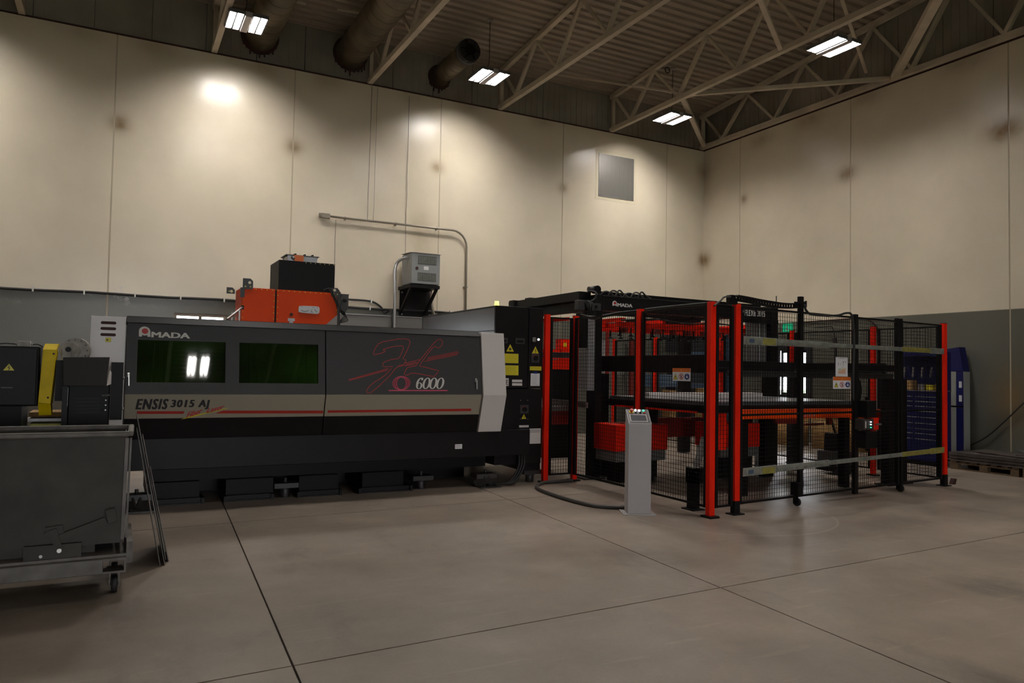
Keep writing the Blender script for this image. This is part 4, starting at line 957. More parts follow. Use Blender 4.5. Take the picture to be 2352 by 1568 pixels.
# base
MB().box(-14.8, -13.30, HF-.10, HF+.0, .155, .245).build('base_channel', 'dump_rim', hp, bevel=.004)
bc = MB(); bc.box(-13.30, -13.175, HF-.10, HF-.0, .155, .168); bc.box(-13.30, -13.175, HF-.10, HF-.0, .232, .245); bc.box(-13.185, -13.175, HF-.10, HF, .168, .232); bc.build('fork_pocket', 'dump_rim', hp)
MB().box(-14.8, -13.175, HF-.06, HB-.05, .246, .262).build('base_deck', 'dump_rim', hp); MB().box(-13.175, -13.14, HF-.05, HB, .20, .33).build('end_plate', 'dump_rim', hp)
MB().box(-14.8, -13.175, HB-.18, HB-.08, .155, .245).build('base_channel', 'dump_rim', hp)
MB().box(-13.72, -13.42, HF-.042, HF-.02, .262, .345).build('pivot_plate', 'dump', hp); MB().box(-14.6, -13.35, HF+.05, HF+.09, .263, .319).build('cross_tube', 'dump', hp)
def caster(par, x, y, zt, r=.05, m='rubber', lab=None):
    o = MB(); o.box(x-.045, x+.045, y-.045, y+.045, zt-.008, zt); o.box(x-.03, x-.024, y-.03, y+.03, r*.7, zt-.008); o.box(x+.024, x+.03, y-.03, y+.03, r*.7, zt-.008); o.cyl((x-.034, y, r), (x+.034, y, r), .009, 8)
    f = o.build('caster_fork', 'dump_rim' if m == 'rubber' else 'worn_red', par); MB().cyl((x-.018, y, r), (x+.018, y, r), r, 20).build('wheel', m, f)
caster(hp, -13.235, -9.27, .154, .052); caster(hp, -13.235, -8.92, .154, .052); caster(hp, -13.93, -9.27, .154, .06, 'worn_red'); caster(hp, -14.5, -9.0, .154, .052)
k = MB(); z = V((-13.70, HF-.0015, .86)); k.bar((-13.655, HF-.001, .885), (-13.66, HF-.001, .845), .002, .008); k.bar((-13.64, HF-.001, .905), (-13.641, HF-.001, .897), .002, .006); k.build('black_paint_mark', 'dark_print', hp)
# cut sheets leaning on the hopper
for (x0, z0, x1, z1, ya, yb, l) in ((-12.915, 0, -13.135, 1.105, -8.725, -8.40, 'tallest cut steel sheet leaning against the hopper'), (-12.945, 0, -13.128, .99, -8.70, -8.25, 'cut steel sheet leaning just behind the tallest one'),
        (-12.90, 0, -13.085, .93, -8.55, -8.05, 'cut steel sheet with a broken corner, leaning rightmost of the stack'), (-12.885, .0, -13.03, .70, -8.62, -8.30, 'shortest cut steel sheet leaning in front of the stack')):
    n = V((z1-z0, 0, x0-x1)).normalized()*.006
    o = MB(); h = V((x1-x0, 0, z1-z0)); p = V((x0, ya, z0)); q = V((x0, yb, z0))
    o.prism([p, q, q+h*.93, lerp(p, q, .5)+h*.96, p+h], n); tag(o.build('steel_sheet', 'sheet_edge'), l, 'sheet', 'cut sheets leaning on the hopper')

# ================================================================ CONSOLE
cn = thing('operator_console', 'slim grey pedestal control console with sloped button panel in front of the fence', 'console', un(1468, 1182.5, 'z', 0), rz=math.radians(-27))
KX0, KX1, KY0, KY1 = -.118, .118, 0.0, .20
b = MB(); b.prism([(KX0, KY0, .012), (KX0, KY1, .012), (KX0, KY1, 1.06), (KX0, KY0, .925)], (KX1-KX0, 0, 0)); b.build('pedestal', 'console', cn, bevel=.004, local=True)
MB().box(-.165, .165, -.035, .25, 0, .012).build('base_plate', 'console', cn, bevel=.003, local=True)
sl = V((0, KY1-KY0, 1.06-.925)); O = V((KX0+.004, KY0+.004, .9272)); U = V((KX1-KX0-.008, 0, 0)); W = sl*.97; n = U.cross(W).normalized()
def kp(u, v, l): return O+U*u+W*v+n*l
def kq(mb, u0, u1, v0, v1, l0, l1): mb.hexa([kp(u0,v0,l0), kp(u1,v0,l0), kp(u1,v1,l0), kp(u0,v1,l0), kp(u0,v0,l1), kp(u1,v0,l1), kp(u1,v1,l1), kp(u0,v1,l1)])
q = MB(); kq(q, .02, .98, .02, .98, 0, .003); face = q.build('button_panel', 'console_dark', cn, local=True)
q = MB()
for a in ((.10,.86,.10,.13), (.10,.86,.57,.60), (.10,.125,.13,.57), (.835,.86,.13,.57)): kq(q, *a, .003, .006)
q.build('screen_frame', 'light_panel', face, local=True); q = MB(); kq(q, .125, .835, .13, .57, .003, .005); q.build('touch_screen', 'screen', face, local=True)
def knob(u, v, r, h, m, name, r2=None): MB().cyl(kp(u, v, .003), kp(u, v, .003+h), r, 16, r2=r2).build(name, m, face, local=True)
knob(.22, .80, .026, .004, 'yellow', 'stop_collar'); knob(.22, .80, .012, .022, 'red', 'stop_stem'); 
MB().cyl(kp(.22, .80, .02), kp(.22, .80, .034), .018, 18).build('emergency_stop', 'led_red', face, 'red mushroom stop button', local=True)
knob(.41, .88, .009, .016, 'led_white', 'indicator_lamp'); knob(.58, .88, .012, .010, 'led_white', 'indicator_lamp'); knob(.78, .88, .012, .010, 'led_green', 'indicator_lamp')
knob(.41, .72, .010, .014, 'black', 'selector_switch'); knob(.61, .72, .010, .014, 'black', 'selector_switch'); knob(.80, .72, .011, .010, 'led_red', 'push_button')
pts = spline([(-8.50, -8.30, .05), (-8.56, -8.18, .022), (-8.74, -7.95, .022), (-8.78, -7.35, .022), (-8.70, -6.75, .022), (-8.45, -6.42, .022), (-8.25, -6.38, .022), (-7.95, -6.36, .022)], 8)
tag(MB().tube(pts, .021, 8).build('floor_hose', 'cable_grey'), 'thick grey cable hose curving across the floor from the console to the fence', 'hose')

# ================================================================ SAFETY FENCE
def post(x, y, label, red_dir=(0,-1), z1=2.18, foot=True, w_=.05, black_side=1, z0=.02):
    t = thing('fence_post', label, 'post', (x, y, 0), 'red fence posts')
    MB().box(x-.035, x+.035, y-.03, y+.03, z0, z1).build('red_profile', 'red', t, bevel=.003)
    MB().box(x-.036, x+.036, y-.031, y+.031, z1, z1+.006).build('post_cap', 'black', t)
    if foot: MB().box(x-.06, x+.06, y-.075, y+.075, 0, .0195).build('foot_plate', 'black', t, bevel=.003)
    else: MB().box(x-.036, x+.036, y-.032, y+.032, .012, z0).box(x-.075, x+.075, y-.06, y+.06, 0, .012).build('black_foot', 'black', t)
    return t
def mesh_panel(a, b, z0, z1, parent, px=.040, pz=.044, wr=.0018, name='wire_mesh', mid=None, local=False):
    """welded wire grid between two floor points"""
    a, b = V(a), V(b); L = (b-a).length; d = (b-a)/L; mb = MB(); nx = max(2, int(L/px)); nz = int((z1-z0)/pz); s = V((-d.y, d.x, 0))*wr
    for i in range(nx+1):
        p = a+d*(L*i/nx); q = d*wr
        mb.hexa([p-q-s+V((0,0,z0)), p+q-s+V((0,0,z0)), p+q+s+V((0,0,z0)), p-q+s+V((0,0,z0)), p-q-s+V((0,0,z1)), p+q-s+V((0,0,z1)), p+q+s+V((0,0,z1)), p-q+s+V((0,0,z1))])
    for i in range(nz+1):
        z = z0+(z1-z0)*i/nz; u = V((0, 0, wr)); mb.hexa([a-u-s+V((0,0,z)), b-u-s+V((0,0,z)), b-u+s+V((0,0,z)), a-u+s+V((0,0,z)), a+u-s+V((0,0,z)), b+u-s+V((0,0,z)), b+u+s+V((0,0,z)), a+u+s+V((0,0,z))])
    return mb.build(name, 'black', parent, kind='stuff', local=local)
def panel(a, b, label, z0=.09, z1=2.15, fr=.034):
    a, b = V((*a, 0)), V((*b, 0)); d = (b-a).normalized(); t = thing('mesh_fence', label, 'fence', (a.x, a.y, 0), 'black wire mesh fence panels')
    for nm, p in (('frame_upright', a+d*fr/2), ('frame_upright', b-d*fr/2)): MB().bar(p+V((0,0,z0)), p+V((0,0,z1)), fr, fr).build(nm, 'black', t)
    for z in (z0+.01, z1-.01): MB().bar(a+d*fr+V((0,0,z)), b-d*fr+V((0,0,z)), .02, .02).build('frame_rail', 'black', t)
    mesh_panel(a+d*fr, b-d*fr, z0+.02, z1-.02, t)
    return t
RX = -3.38
post(-8.32, -6.27, 'red fence post beside the tall black cabinet, leftmost of the fence')
post(-7.87, -6.26, 'slim red fence post at the fence corner behind the grey console')
post(-7.91, -7.70, 'red fence post rising directly behind the console head')
post(-7.93, -8.90, 'red fence post nearest the camera, at the fence corner', w_=.06)
post(-7.56, -8.87, 'red fence post with a black foot where the sliding gate starts', foot=False, z0=.14)
post(RX, -8.45, 'red fence post with a black foot at the right end of the gate', foot=False, z0=.15)
post(RX-.02, -7.40, 'red fence post on the right side, seen left of the blue tool cabinet')
post(RX, -5.88, 'red fence post on the right side, in front of the bright window')
post(RX, -4.25, 'red fence post on the right side, seen through the gap of the two front posts')
post(RX, -2.33, 'red fence post far back, seen right of the console post through the mesh')
post(RX, -.87, 'red fence post farthest back, close to the long wall')
panel((-8.27, -6.27), (-7.92, -6.26), 'narrow mesh panel between the two leftmost red posts')
panel((-7.90, -6.31), (-7.91, -7.65), 'mesh panel behind the console, left half')
panel((-7.91, -7.75), (-7.93, -8.85), 'mesh panel behind and right of the console, with a warning sign')
panel((-7.87, -8.895), (-7.62, -8.88), 'narrow mesh panel between the two front red posts')
ys = [-8.45, -7.40, -5.88, -4.25, -2.33, -.87]
for i, l in enumerate(('beside the gate end post', 'in front of the grey machine cabinet', 'beside the bright window', 'behind the loader table', 'at the far back corner')): panel((RX, ys[i]+.06), (RX, ys[i+1]-.06), 'mesh panel of the right fence side '+l)
# gate leaf (slides along the front)
ga = math.atan2(-8.47+8.87, -3.44+7.50); gt = thing('sliding_gate', 'long black wire mesh sliding gate with castors along the front of the fence', 'gate', (-7.515, -8.87, 0), rz=ga)
GL = math.hypot(4.06, .40)
def gx(px): # position along the gate of a photo column
    q = un(px, 900, 'y', -8.72); n_ = V((-math.sin(ga), math.cos(ga), 0)); h = unp(px, 900, V((-7.515, -8.87, 0)), n_); return (h-V((-7.515, -8.87, h.z))).length
G1, G2, G3 = gx(1838), gx(1964), gx(2065)
for x, wd, z0, z1 in ((.014, .026, .10, 2.14), (G1, .06, .12, 2.33), (G2, .065, .05, 2.19), (G3-.05, .04, .10, 2.19), (G3+.03, .05, .06, 2.19), (GL-.05, .035, .10, 2.16)):
    MB().box(x-wd/2, x+wd/2, -.022, .022, z0, z1).build('gate_upright', 'black', gt, local=True, bevel=.003)
for z in (.11, 1.02, 2.15): MB().box(.05, GL-.07, -.011, .011, z-.011, z+.011).build('gate_rail', 'black', gt, local=True)
for a, b2 in ((.05, G1-.03), (G1+.03, G2-.035), (G2+.035, G3-.07), (G3+.06, GL-.07)): mesh_panel((a, 0, 0), (b2, 0, 0), .13, 2.13, gt, local=True)
# telescopic slides
for z, s in ((1.80, 0), (.43, .06)):
    k = 1
    for a, b2, m, h in ((.02, .56, 'galv', .085), (.57, 1.5, 'galv', .07), (1.5, G3, 'galv', .05), (G3, GL-.35, 'galv_yellow', .06), (GL-.36, GL-.02, 'galv' if z > 1 else 'galv_yellow', .075)):
        za = z+s*a/GL; zb = z+s*b2/GL
        o = MB().hexa([(a, -.045, za-h/2), (b2, -.045, zb-h/2), (b2, -.030, zb-h/2), (a, -.030, za-h/2), (a, -.045, za+h/2), (b2, -.045, zb+h/2), (b2, -.030, zb+h/2), (a, -.030, za+h/2)])
        if k == 2: o.bar((a, -.048, za), (b2, -.048, zb), .006, .015)
        o.build('slide_rail', m, gt, local=True, bevel=.004); k += 1
    MB().box(.10, .18, -.0462, -.0452, z-.02, z+.02).build('rail_label', 'blue_steel', gt, local=True); MB().box(.32, .53, -.0462, -.0452, z-.034, z+.034).build('rail_label', 'galv_yellow', gt, local=True)
def gate_caster(x):
    o = MB().box(x-.05, x+.03, -.05, .05, .12, .26) if x < G2 else MB().box(x-.05, x-.035, -.03, .03, .03, .12)
    o.box(x-.03, x-.02, -.03, .03, .03, .14); o.build('caster_bracket', 'black', gt, local=True)
    MB().cyl((x-.012, .0, .045), (x+.012, .0, .045), .045, 20).cyl((x-.02, 0, .045), (x+.02, 0, .045), .012, 10, mi=1).build('caster_wheel', ['rubber', 'steel'], gt, local=True)
gate_caster(G1-.05); gate_caster(G3+.03)
# latch boxes
MB().box(G2-.03, G2+.20, -.16, -.023, .60, .80).build('lower_lock_box', 'black', gt, local=True, bevel=.006)
MB().box(G2+.02, G2+.22, -.14, -.023, .96, 1.16).build('upper_lock_box', 'black', gt, local=True, bevel=.006)
lb = MB().box(G2-.04, G2+.16, -.14, -.023, .815, .945).build('button_box', 'charcoal', gt, local=True, bevel=.005)
MB().box(G2+.17, G2+.33, -.10, -.05, .81, .95).build('red_handle', 'red', gt, local=True); MB().box(G2+.24, G2+.36, -.12, -.102, .865, .885).build('lever', 'chrome', gt, local=True)
for z, m in ((.91, 'led_white'), (.88, 'led_white'), (.845, 'led_green')): MB().cyl((G2+.09, -.14, z), (G2+.09, -.152, z), .007, 10).build('button', m, gt, local=True)
MB().box(G2-.02, G2+.0, -.142, -.1402, .84, .92).build('button_label', 'light_panel', gt, local=True)
MB().ball((G2+.08, .03, 1.28), .085, sx=1.0, sy=.6, sz=1.9).build('cable_bundle', 'black', gt, local=True)
MB().box(G2+.24, G2+.26, -.02, .02, .55, 1.2).build('gate_stop', 'black', gt, local=True)
# gate safety signs
def warn_sign(f, par, local):
    """f(u,v,l) -> point; u 0..1 left to right, v 0..1 upwards"""
    def q(u0, u1, v0, v1, l0, l1, m, name, label=None):
        return MB().hexa([f(u0,v0,l0), f(u1,v0,l0), f(u1,v1,l0), f(u0,v1,l0), f(u0,v0,l1), f(u1,v0,l1), f(u1,v1,l1), f(u0,v1,l1)]).build(name, m, par, label, local=local)
    board = q(0, 1, 0, 1, 0, .003, 'paper', 'sign_board'); kw = dict(local=local)
    q(0, 1, .70, 1, .003, .0045, 'orange_label', 'sign_header')
    def poly(pts, l, m, name): mb = MB(); mb.add([f(u, v, l) for u, v in pts], [tuple(range(len(pts)))]); mb.build(name, m, par, local=local)
    poly([(.06, .12), (.29, .12), (.175, .58)], .0045, 'dark_print', 'triangle_rim'); poly([(.085, .15), (.265, .15), (.175, .53)], .0055, 'yellow', 'warning_triangle'); poly([(.165, .2), (.185, .2), (.19, .42), (.16, .42)], .0065, 'dark_print', 'triangle_symbol'); poly([(.15, .3), (.2, .3), (.2, .36), (.15, .36)], .0065, 'dark_print', 'triangle_symbol')
    poly([(.47, .80), (.53, .80), (.50, .92)], .0055, 'yellow', 'header_triangle')
    c = lambda cu, r, k=1.3: [(cu+r*math.cos(a), .35+r*k*math.sin(a)) for a in [2*math.pi*i/20 for i in range(20)]]
    poly(c(.5, .135, 1.75), .0045, 'red_label', 'ban_ring'); poly(c(.5, .105, 1.75), .0055, 'paper', 'ban_field'); poly([(.49,.18), (.52,.18), (.51,.5), (.48,.5)], .0062, 'dark_print', 'walking_figure'); poly([(.44,.25), (.46,.22), (.57,.42), (.55,.45)], .0062, 'dark_print', 'walking_figure'); poly([(.41,.46), (.43,.49), (.59,.23), (.57,.20)], .0068, 'red_label', 'ban_bar')
    poly(c(.82, .135, 1.75), .0045, 'blue_label', 'blue_disc'); poly([(.76,.28), (.86,.22), (.88,.36), (.80,.42)], .0055, 'paper', 'manual_symbol'); poly([(.80,.46), (.84,.46), (.84,.53), (.80,.53)], .0055, 'paper', 'head_symbol')
    return board
# sign on the mesh panel right of the console (faces -x)
sx = -7.945; a = un(1545, 874, 'x', sx); b2 = un(1586, 875, 'x', sx); c = un(1545, 845, 'x', sx)
t = thing('warning_sign', 'orange and white warning sign with three symbols on the mesh right of the console', 'sign', (sx, (a.y+b2.y)/2, a.z), 'safety signs on the fence')
warn_sign(lambda u, v, l: V((sx-l, lerp(a.y, b2.y, u), lerp(a.z, c.z, v))), t, False)
# signs on the gate, in world coordinates just in front of the mesh
def gate_pt(x, z, l): return V((-7.515+x*math.cos(ga)+l*math.sin(ga), -8.87+x*math.sin(ga)-l*math.cos(ga), z))
gs0, gs1 = gx(1912), gx(1952)
t = thing('warning_sign', 'orange and white warning sign with three symbols hanging on the gate', 'sign', gate_pt(gs0, 1.29, .006), 'safety signs on the fence')
warn_sign(lambda u, v, l: gate_pt(lerp(gs0, gs1, u), lerp(1.298, 1.437, v), .006+l), t, False)
g0, g1 = gx(1918), gx(1945.5)
t = thing('paper_notice', 'white paper notice with a coloured chart on the gate, above the warning sign', 'notice', gate_pt(g0, 1.44, .006))
def nq(u0, u1, v0, v1, m, name, l=.002, l0=0.0):
    f = lambda u, v, l_: gate_pt(lerp(g0, g1, u), lerp(1.442, 1.668, v), .006+l_)
    return MB().hexa([f(u0,v0,l0), f(u1,v0,l0), f(u1,v1,l0), f(u0,v1,l0), f(u0,v0,l), f(u1,v0,l), f(u1,v1,l), f(u0,v1,l)]).build(name, m, t)
nq(0, 1, 0, 1, 'paper', 'sheet')
M['chart_a'] = mat('chart_peach', (.62, .36, .26), .6); M['chart_b'] = mat('chart_sand', (.60, .50, .28), .6); M['chart_c'] = mat('chart_green', (.35, .5, .42), .6)
f = lambda u, v, l_: gate_pt(lerp(g0, g1, u), lerp(1.442, 1.668, v), .006+l_)
for pts, m, l in (([(.2,.14), (.82,.14), (.82,.45), (.2,.30)], 'chart_a', .0026), ([(.2,.26), (.82,.40), (.78,.45), (.55,.42), (.2,.33)], 'chart_b', .0032), ([(.2,.32), (.55,.40), (.3,.42), (.2,.40)], 'chart_c', .0038)):
    mb = MB(); mb.add([f(u, v, l) for u, v in pts], [tuple(range(len(pts)))]); mb.build('chart', m, t)
for u0, u1, v0, v1 in ((.3,.7,.93,.945), (.6,.68,.74,.78), (.78,.86,.74,.77), (.2,.24,.56,.72), (.40,.42,.56,.72), (.6,.64,.56,.72), (.45,.48,.46,.49), (.56,.62,.46,.49)): nq(u0, u1, v0, v1, 'grey_print' if v0 < .7 else 'dark_print', 'notice_print', .0026, .002)
# cable chain above the gate
ch = thing('cable_chain', 'black cable chain bending along the top of the gate', 'chain', (-7.5, -8.87, 2.25))
gp = lambda px, py: unp(px, py, V((-7.515, -8.90, 0)), V((-math.sin(ga), math.cos(ga), 0)))
pts = [gp(*p) for p in ((1692, 684), (1715, 688), (1740, 693), (1770, 698), (1800, 702), (1830, 702), (1848, 699))]
pts = spline(pts, 6); d = [0]
for i in range(1, len(pts)): d.append(d[-1]+(pts[i]-pts[i-1]).length)
def at(s):
    for i in range(1, len(pts)):
        if d[i] >= s: return lerp(pts[i-1], pts[i], (s-d[i-1])/(d[i]-d[i-1])), (pts[i]-pts[i-1]).normalized()
    return pts[-1], (pts[-1]-pts[-2]).normalized()
s = 0
while s < d[-1]-.03:
    p, e = at(s); q, _ = at(s+.034)
    lk = MB()
    for o_ in (-.03, .03): lk.bar(p+V((0, o_, .022)), q+V((0, o_, .022)), .006, .014); lk.bar(p+V((0, o_, -.022)), q+V((0, o_, -.022)), .006, .014)
    lk.bar(p+V((0, -.03, -.028)), p+V((0, -.03, .028)), .014, .006); lk.bar(p+V((0, .03, -.028)), p+V((0, .03, .028)), .014, .006); lk.bar(p+V((0, -.03, .028)), p+V((0, .03, .028)), .012, .005)
    lk.build('chain_link', 'black', ch); s += .045
lk = MB(); c0 = gp(1840, 697)
for i in range(7):
    a0 = math.radians(-90+30*i); a1 = math.radians(-90+30*(i+1)); c1 = c0+V((.07, .07, 0))
    MB().bar(c1+V((.05*math.cos(a0), .07*math.sin(a0), 0)), c1+V((.05*math.cos(a1), .07*math.sin(a1), 0)), .012, .07).build('chain_link', 'black', ch)
a = gp(1676, 680); b2 = gp(1692, 700)
MB().prism([gp(1676, 677), gp(1686, 677), gp(1694, 688), gp(1694, 699), gp(1676, 699)], (0, .05, 0)).build('chain_bracket', 'black', ch)
MB().tube(spline([gp(1640, 702), gp(1655, 690), gp(1664, 682), gp(1678, 681)], 5), .010, 6).build('chain_cable', 'cable_grey', ch)
p = gp(1783, 690); MB().cyl(p+V((0,0,-.08)), p+V((0,0,.05)), .005, 6).build('support_pin', 'black', ch)
pts2 = spline([gp(*q_) for q_ in ((1843, 700), (1846, 712), (1858, 722), (1890, 725), (1920, 724), (1938, 719), (1950, 722), (1955, 745), (1957, 800), (1955, 860), (1955, 920))], 5)
tag(MB().tube([p+V((0, -.03, 0)) for p in pts2], .013, 6).build('gate_cable', 'rubber'), 'thick black cable looping below the cable chain and down the gate upright', 'cable')

# ================================================================ SHEET LOADER BEHIND THE FENCE
ld = thing('sheet_loader', 'tall black gantry sheet loader frame behind the fence, with white lettering', 'machine', (-6, -5.5, 0))
LX0, LX1, LY, LT = -7.62, -4.05, -6.20, 2.50
MB().box(-7.505, -7.40, LY, LY+.22, .02, 2.50).build('gantry_column', 'black_metal', ld, bevel=.006)
MB().box(-4.20, -4.05, LY, LY+.2, .02, 2.50).build('gantry_column', 'black_metal', ld, bevel=.006)
MB().box(-7.70, -7.38, LY-.08, LY+.3, 0, .02).box(-4.3, -3.98, LY-.08, LY+.3, 0, .02).build('base_plate', 'charcoal', ld)
MB().box(-7.395, -4.21, LY, LY+.18, 2.29, 2.49).build('front_beam', 'black_metal', ld, bevel=.006)
MB().box(-7.395, -4.21, LY-.012, LY-.001, 2.485, 2.495).build('beam_edge', 'charcoal', ld, 'thin bright edge')
MB().box(-7.66, -7.46, -6.0, -3.9, 2.42, 2.55).build('side_beam', 'black_metal', ld, bevel=.006); MB().box(-7.60, -7.46, -5.97, -3.95, 2.28, 2.40).build('side_beam', 'black', ld)
MB().box(-7.70, -7.55, -4.15, -4.0, .02, 2.56).build('gantry_column', 'black_metal', ld); MB().box(-4.05, -3.85, -5.97, -3.9, 2.40, 2.54).build('side_beam', 'black_metal', ld); MB().box(-4.2, -4.02, -4.15, -4.0, .02, 2.5).build('gantry_column', 'black_metal', ld)
MB().box(-7.4, -4.21, -4.15, -3.98, 2.42, 2.62).build('rear_beam', 'black_metal', ld)
MB().bar((-7.3, LY+.25, 2.55), (-4.2, LY+.25, 2.53), .06, .05).build('cable_tray', 'black', ld)
by = lambda px, py: (lambda q: V((q.x, LY-.001, q.z)))(un(px, py, 'y', LY-.001))
emblem(ld, by, V((0,-1,0)), (1406.5, 690, 1417, 702, 1)); o_ = by(1418.5, 703.5); lettering('lettering', 'MADA', ld, 'white', o_, by(1452, 706)-o_, by(1418.5, 696)-o_, heavy=.004)
SPACING = 1.12; o_ = by(1696, 723.7); lettering('lettering', 'MP FLEXit 3015', ld, 'white', o_, by(1756.5, 727.5)-o_, by(1696, 710.2)-o_, heavy=.0045); SPACING = 1.0
MB().box(-4.95, -4.05, LY-.004, LY-.0005, 2.24, 2.31).build('name_board', 'black_metal', ld)
# aluminium columns and the lift carriage at the left
c0, c1, c2 = un(1350.5, 800, 'y', -6.24).x, un(1366.5, 800, 'y', -6.24).x, un(1328, 800, 'y', -6.24).x
for k in range(3): MB().box(lerp(c0, c1, k/3)+.001, lerp(c0, c1, (k+1)/3)-.001, -6.24, -6.205, 1.19, 2.20).build('aluminium_column', 'alu', ld, bevel=.002)
MB().box(c2, c0-.004, -6.24, -6.205, 1.19, 1.72).build('aluminium_column', 'mid_grey', ld)
for a_, b_, m_ in ((1723, 1741, 'mid_grey'), (1743, 1748, 'alu'), (1750, 1762, 'mid_grey')): MB().box(un(a_, 800, 'y', -6.1).x, un(b_, 800, 'y', -6.1).x, -6.1, -6.0, 1.55, 2.28).build('aluminium_column', m_, ld)
MB().box(-7.74, c0-.01, -6.235, -6.05, 1.76, 2.24).build('lift_carriage', 'black', ld, bevel=.01)
dr_ = thing('drive_motor', 'black drive motor with cables at the top left corner of the loader frame', 'motor', (-7.75, -6.1, 2.3))
MB().box(-7.86, -7.72, LY-.07, LY+.0, 2.26, 2.40).build('motor_body', 'charcoal', dr_, bevel=.01); MB().cyl((-7.74, LY-.03, 2.32), (-7.63, LY-.03, 2.33), .065, 16).build('motor_ring', 'black', dr_)
MB().box(-7.63, -7.47, LY-.06, LY-.002, 2.27, 2.37).build('terminal_box', 'charcoal', dr_, bevel=.004); MB().box(-7.57, -7.53, LY-.066, LY-.061, 2.30, 2.34).build('socket', 'black', dr_)
for k in range(3): MB().tube(spline([(-7.72+.03*k, LY-.06, 2.40), (-7.69+.03*k, LY-.09, 2.36), (-7.70+.03*k, LY-.09, 2.28), (-7.66+.03*k, LY-.06, 2.24)], 5), .009, 6).build('cable', 'cable_grey' if k == 1 else 'rubber', dr_)
MB().tube(spline([(-7.62, LY-.03, 2.40), (-7.55, LY-.02, 2.43), (-7.53, LY-.02, 2.52), (-7.57, LY+.1, 2.55)], 5), .014, 6).build('cable', 'rubber', dr_)
tp = thing('top_hose_bundle', 'tangle of black hoses and a pulley on top of the loader frame', 'hoses', (-7.2, -6.0, 2.5))
q0 = un(1372, 672, 'y', LY+.1)
MB().cyl((-7.45, LY+.05, 2.575), (-7.45, LY+.15, 2.575), .055, 16).build('pulley', 'black', tp); MB().cyl((-7.57, LY+.1, 2.57), (-7.50, LY+.1, 2.575), .04, 12).build('pulley_motor', 'charcoal', tp)
for k in range(6):
    x0 = -7.38+.13*k; pts3 = spline([(x0, LY+.1, 2.50), (x0+.05, LY+.08, 2.55+.02*(k % 3)), (x0+.16, LY+.12, 2.545+.015*((k+1) % 3)), (x0+.24, LY+.1, 2.50)], 5); MB().tube(pts3, .012, 6).build('hose_loop', 'cable_grey' if k in (2, 4) else 'rubber', tp)
pts = spline([un(*p, 'x', -7.86) for p in ((1335,722), (1365,730), (1390,724), (1420,718), (1465,713), (1500,708), (1560,702), (1625,696))], 5)
tag(MB().tube(pts, .013, 6).build('overhead_cable', 'rubber'), 'upper of two black cables slung from the drive motor along the fence top', 'cable')
pts = spline([un(*p, 'x', -7.86) for p in ((1340,726), (1362,733), (1385,728), (1420,722), (1470,716), (1540,706), (1625,699))], 5)
tag(MB().tube(pts, .009, 6).build('overhead_cable', 'cable_grey'), 'lower thinner cable slung along the fence top', 'cable')
# red suction-cup frame hanging inside
gr = thing('suction_gripper', 'red suction-cup gripper frame hanging high inside the loader', 'gripper', (-5.7, -5.4, 2.1))
for y in (-5.75, -5.35, -4.95, -4.55): MB().box(-6.85, -4.10, y-.03, y+.03, 2.10, 2.18).build('gripper_beam', 'red', gr, bevel=.003)
for x in (-6.75, -6.0, -5.2, -4.3): MB().box(x-.03, x+.03, -5.8, -4.5, 2.185, 2.24).build('cross_beam', 'red', gr)
for i in range(14):
    for y in (-5.75, -4.95):
        x = -6.78+.2*i; o = MB().cyl((x, y, 2.10), (x, y, 2.0), .012, 6); o.cyl((x, y, 2.0), (x, y, 1.97), .02, 10, r2=.045); o.build('suction_cup', 'black', gr)
for i in range(9): MB().box(-6.72+.3*i, -6.66+.3*i, -5.79, -5.71, 2.02, 2.095).build('clamp_block', 'worn_red', gr)
pts3 = spline([(-6.8, -5.8, 2.2), (-6.2, -5.82, 2.24), (-5.6, -5.8, 2.20), (-5.0, -5.82, 2.23), (-4.4, -5.8, 2.20)], 6); MB().tube(pts3, .012, 6).build('air_hose', 'rubber', gr)
MB().box(-5.9, -5.1, -5.6, -4.7, 2.245, 2.29).build('hanger_plate', 'black', gr)
# pallet frame (front table frame)
fr = thing('pallet_frame', 'black steel pallet table frame with legs inside the fence', 'frame', (-6, -7.2, 0))
MB().box(-7.30, -7.18, -8.15, -5.94, 1.45, 1.665).build('side_beam', 'black_metal', fr, bevel=.004); MB().box(-7.30, -4.0, -8.26, -8.16, 1.515, 1.60).build('front_beam', 'black_metal', fr, bevel=.004)
MB().box(-6.9, -4.0, -8.15, -8.05, 1.42, 1.49).build('front_beam', 'charcoal', fr, bevel=.004); MB().box(-7.17, -4.0, -6.32, -6.22, 1.47, 1.63).build('rear_beam', 'black_metal', fr); MB().box(-4.1, -4.0, -8.04, -6.34, 1.47, 1.63).build('side_beam', 'black_metal', fr)
for x, y, w_ in ((-4.05, -8.1, .13), (-3.72, -8.05, .12), (-7.22, -5.99, .10), (-4.05, -6.5, .12)): MB().box(x-w_/2, x+w_/2, y-.06, y+.06, .015, 1.42).box(x-w_/2-.06, x+w_/2+.06, y-.11, y+.11, 0, .014).build('leg', 'black_metal', fr)
MB().bar((-3.62, -8.05, .30), (-3.45, -7.6, .75), .05, .05).build('brace', 'black', fr)
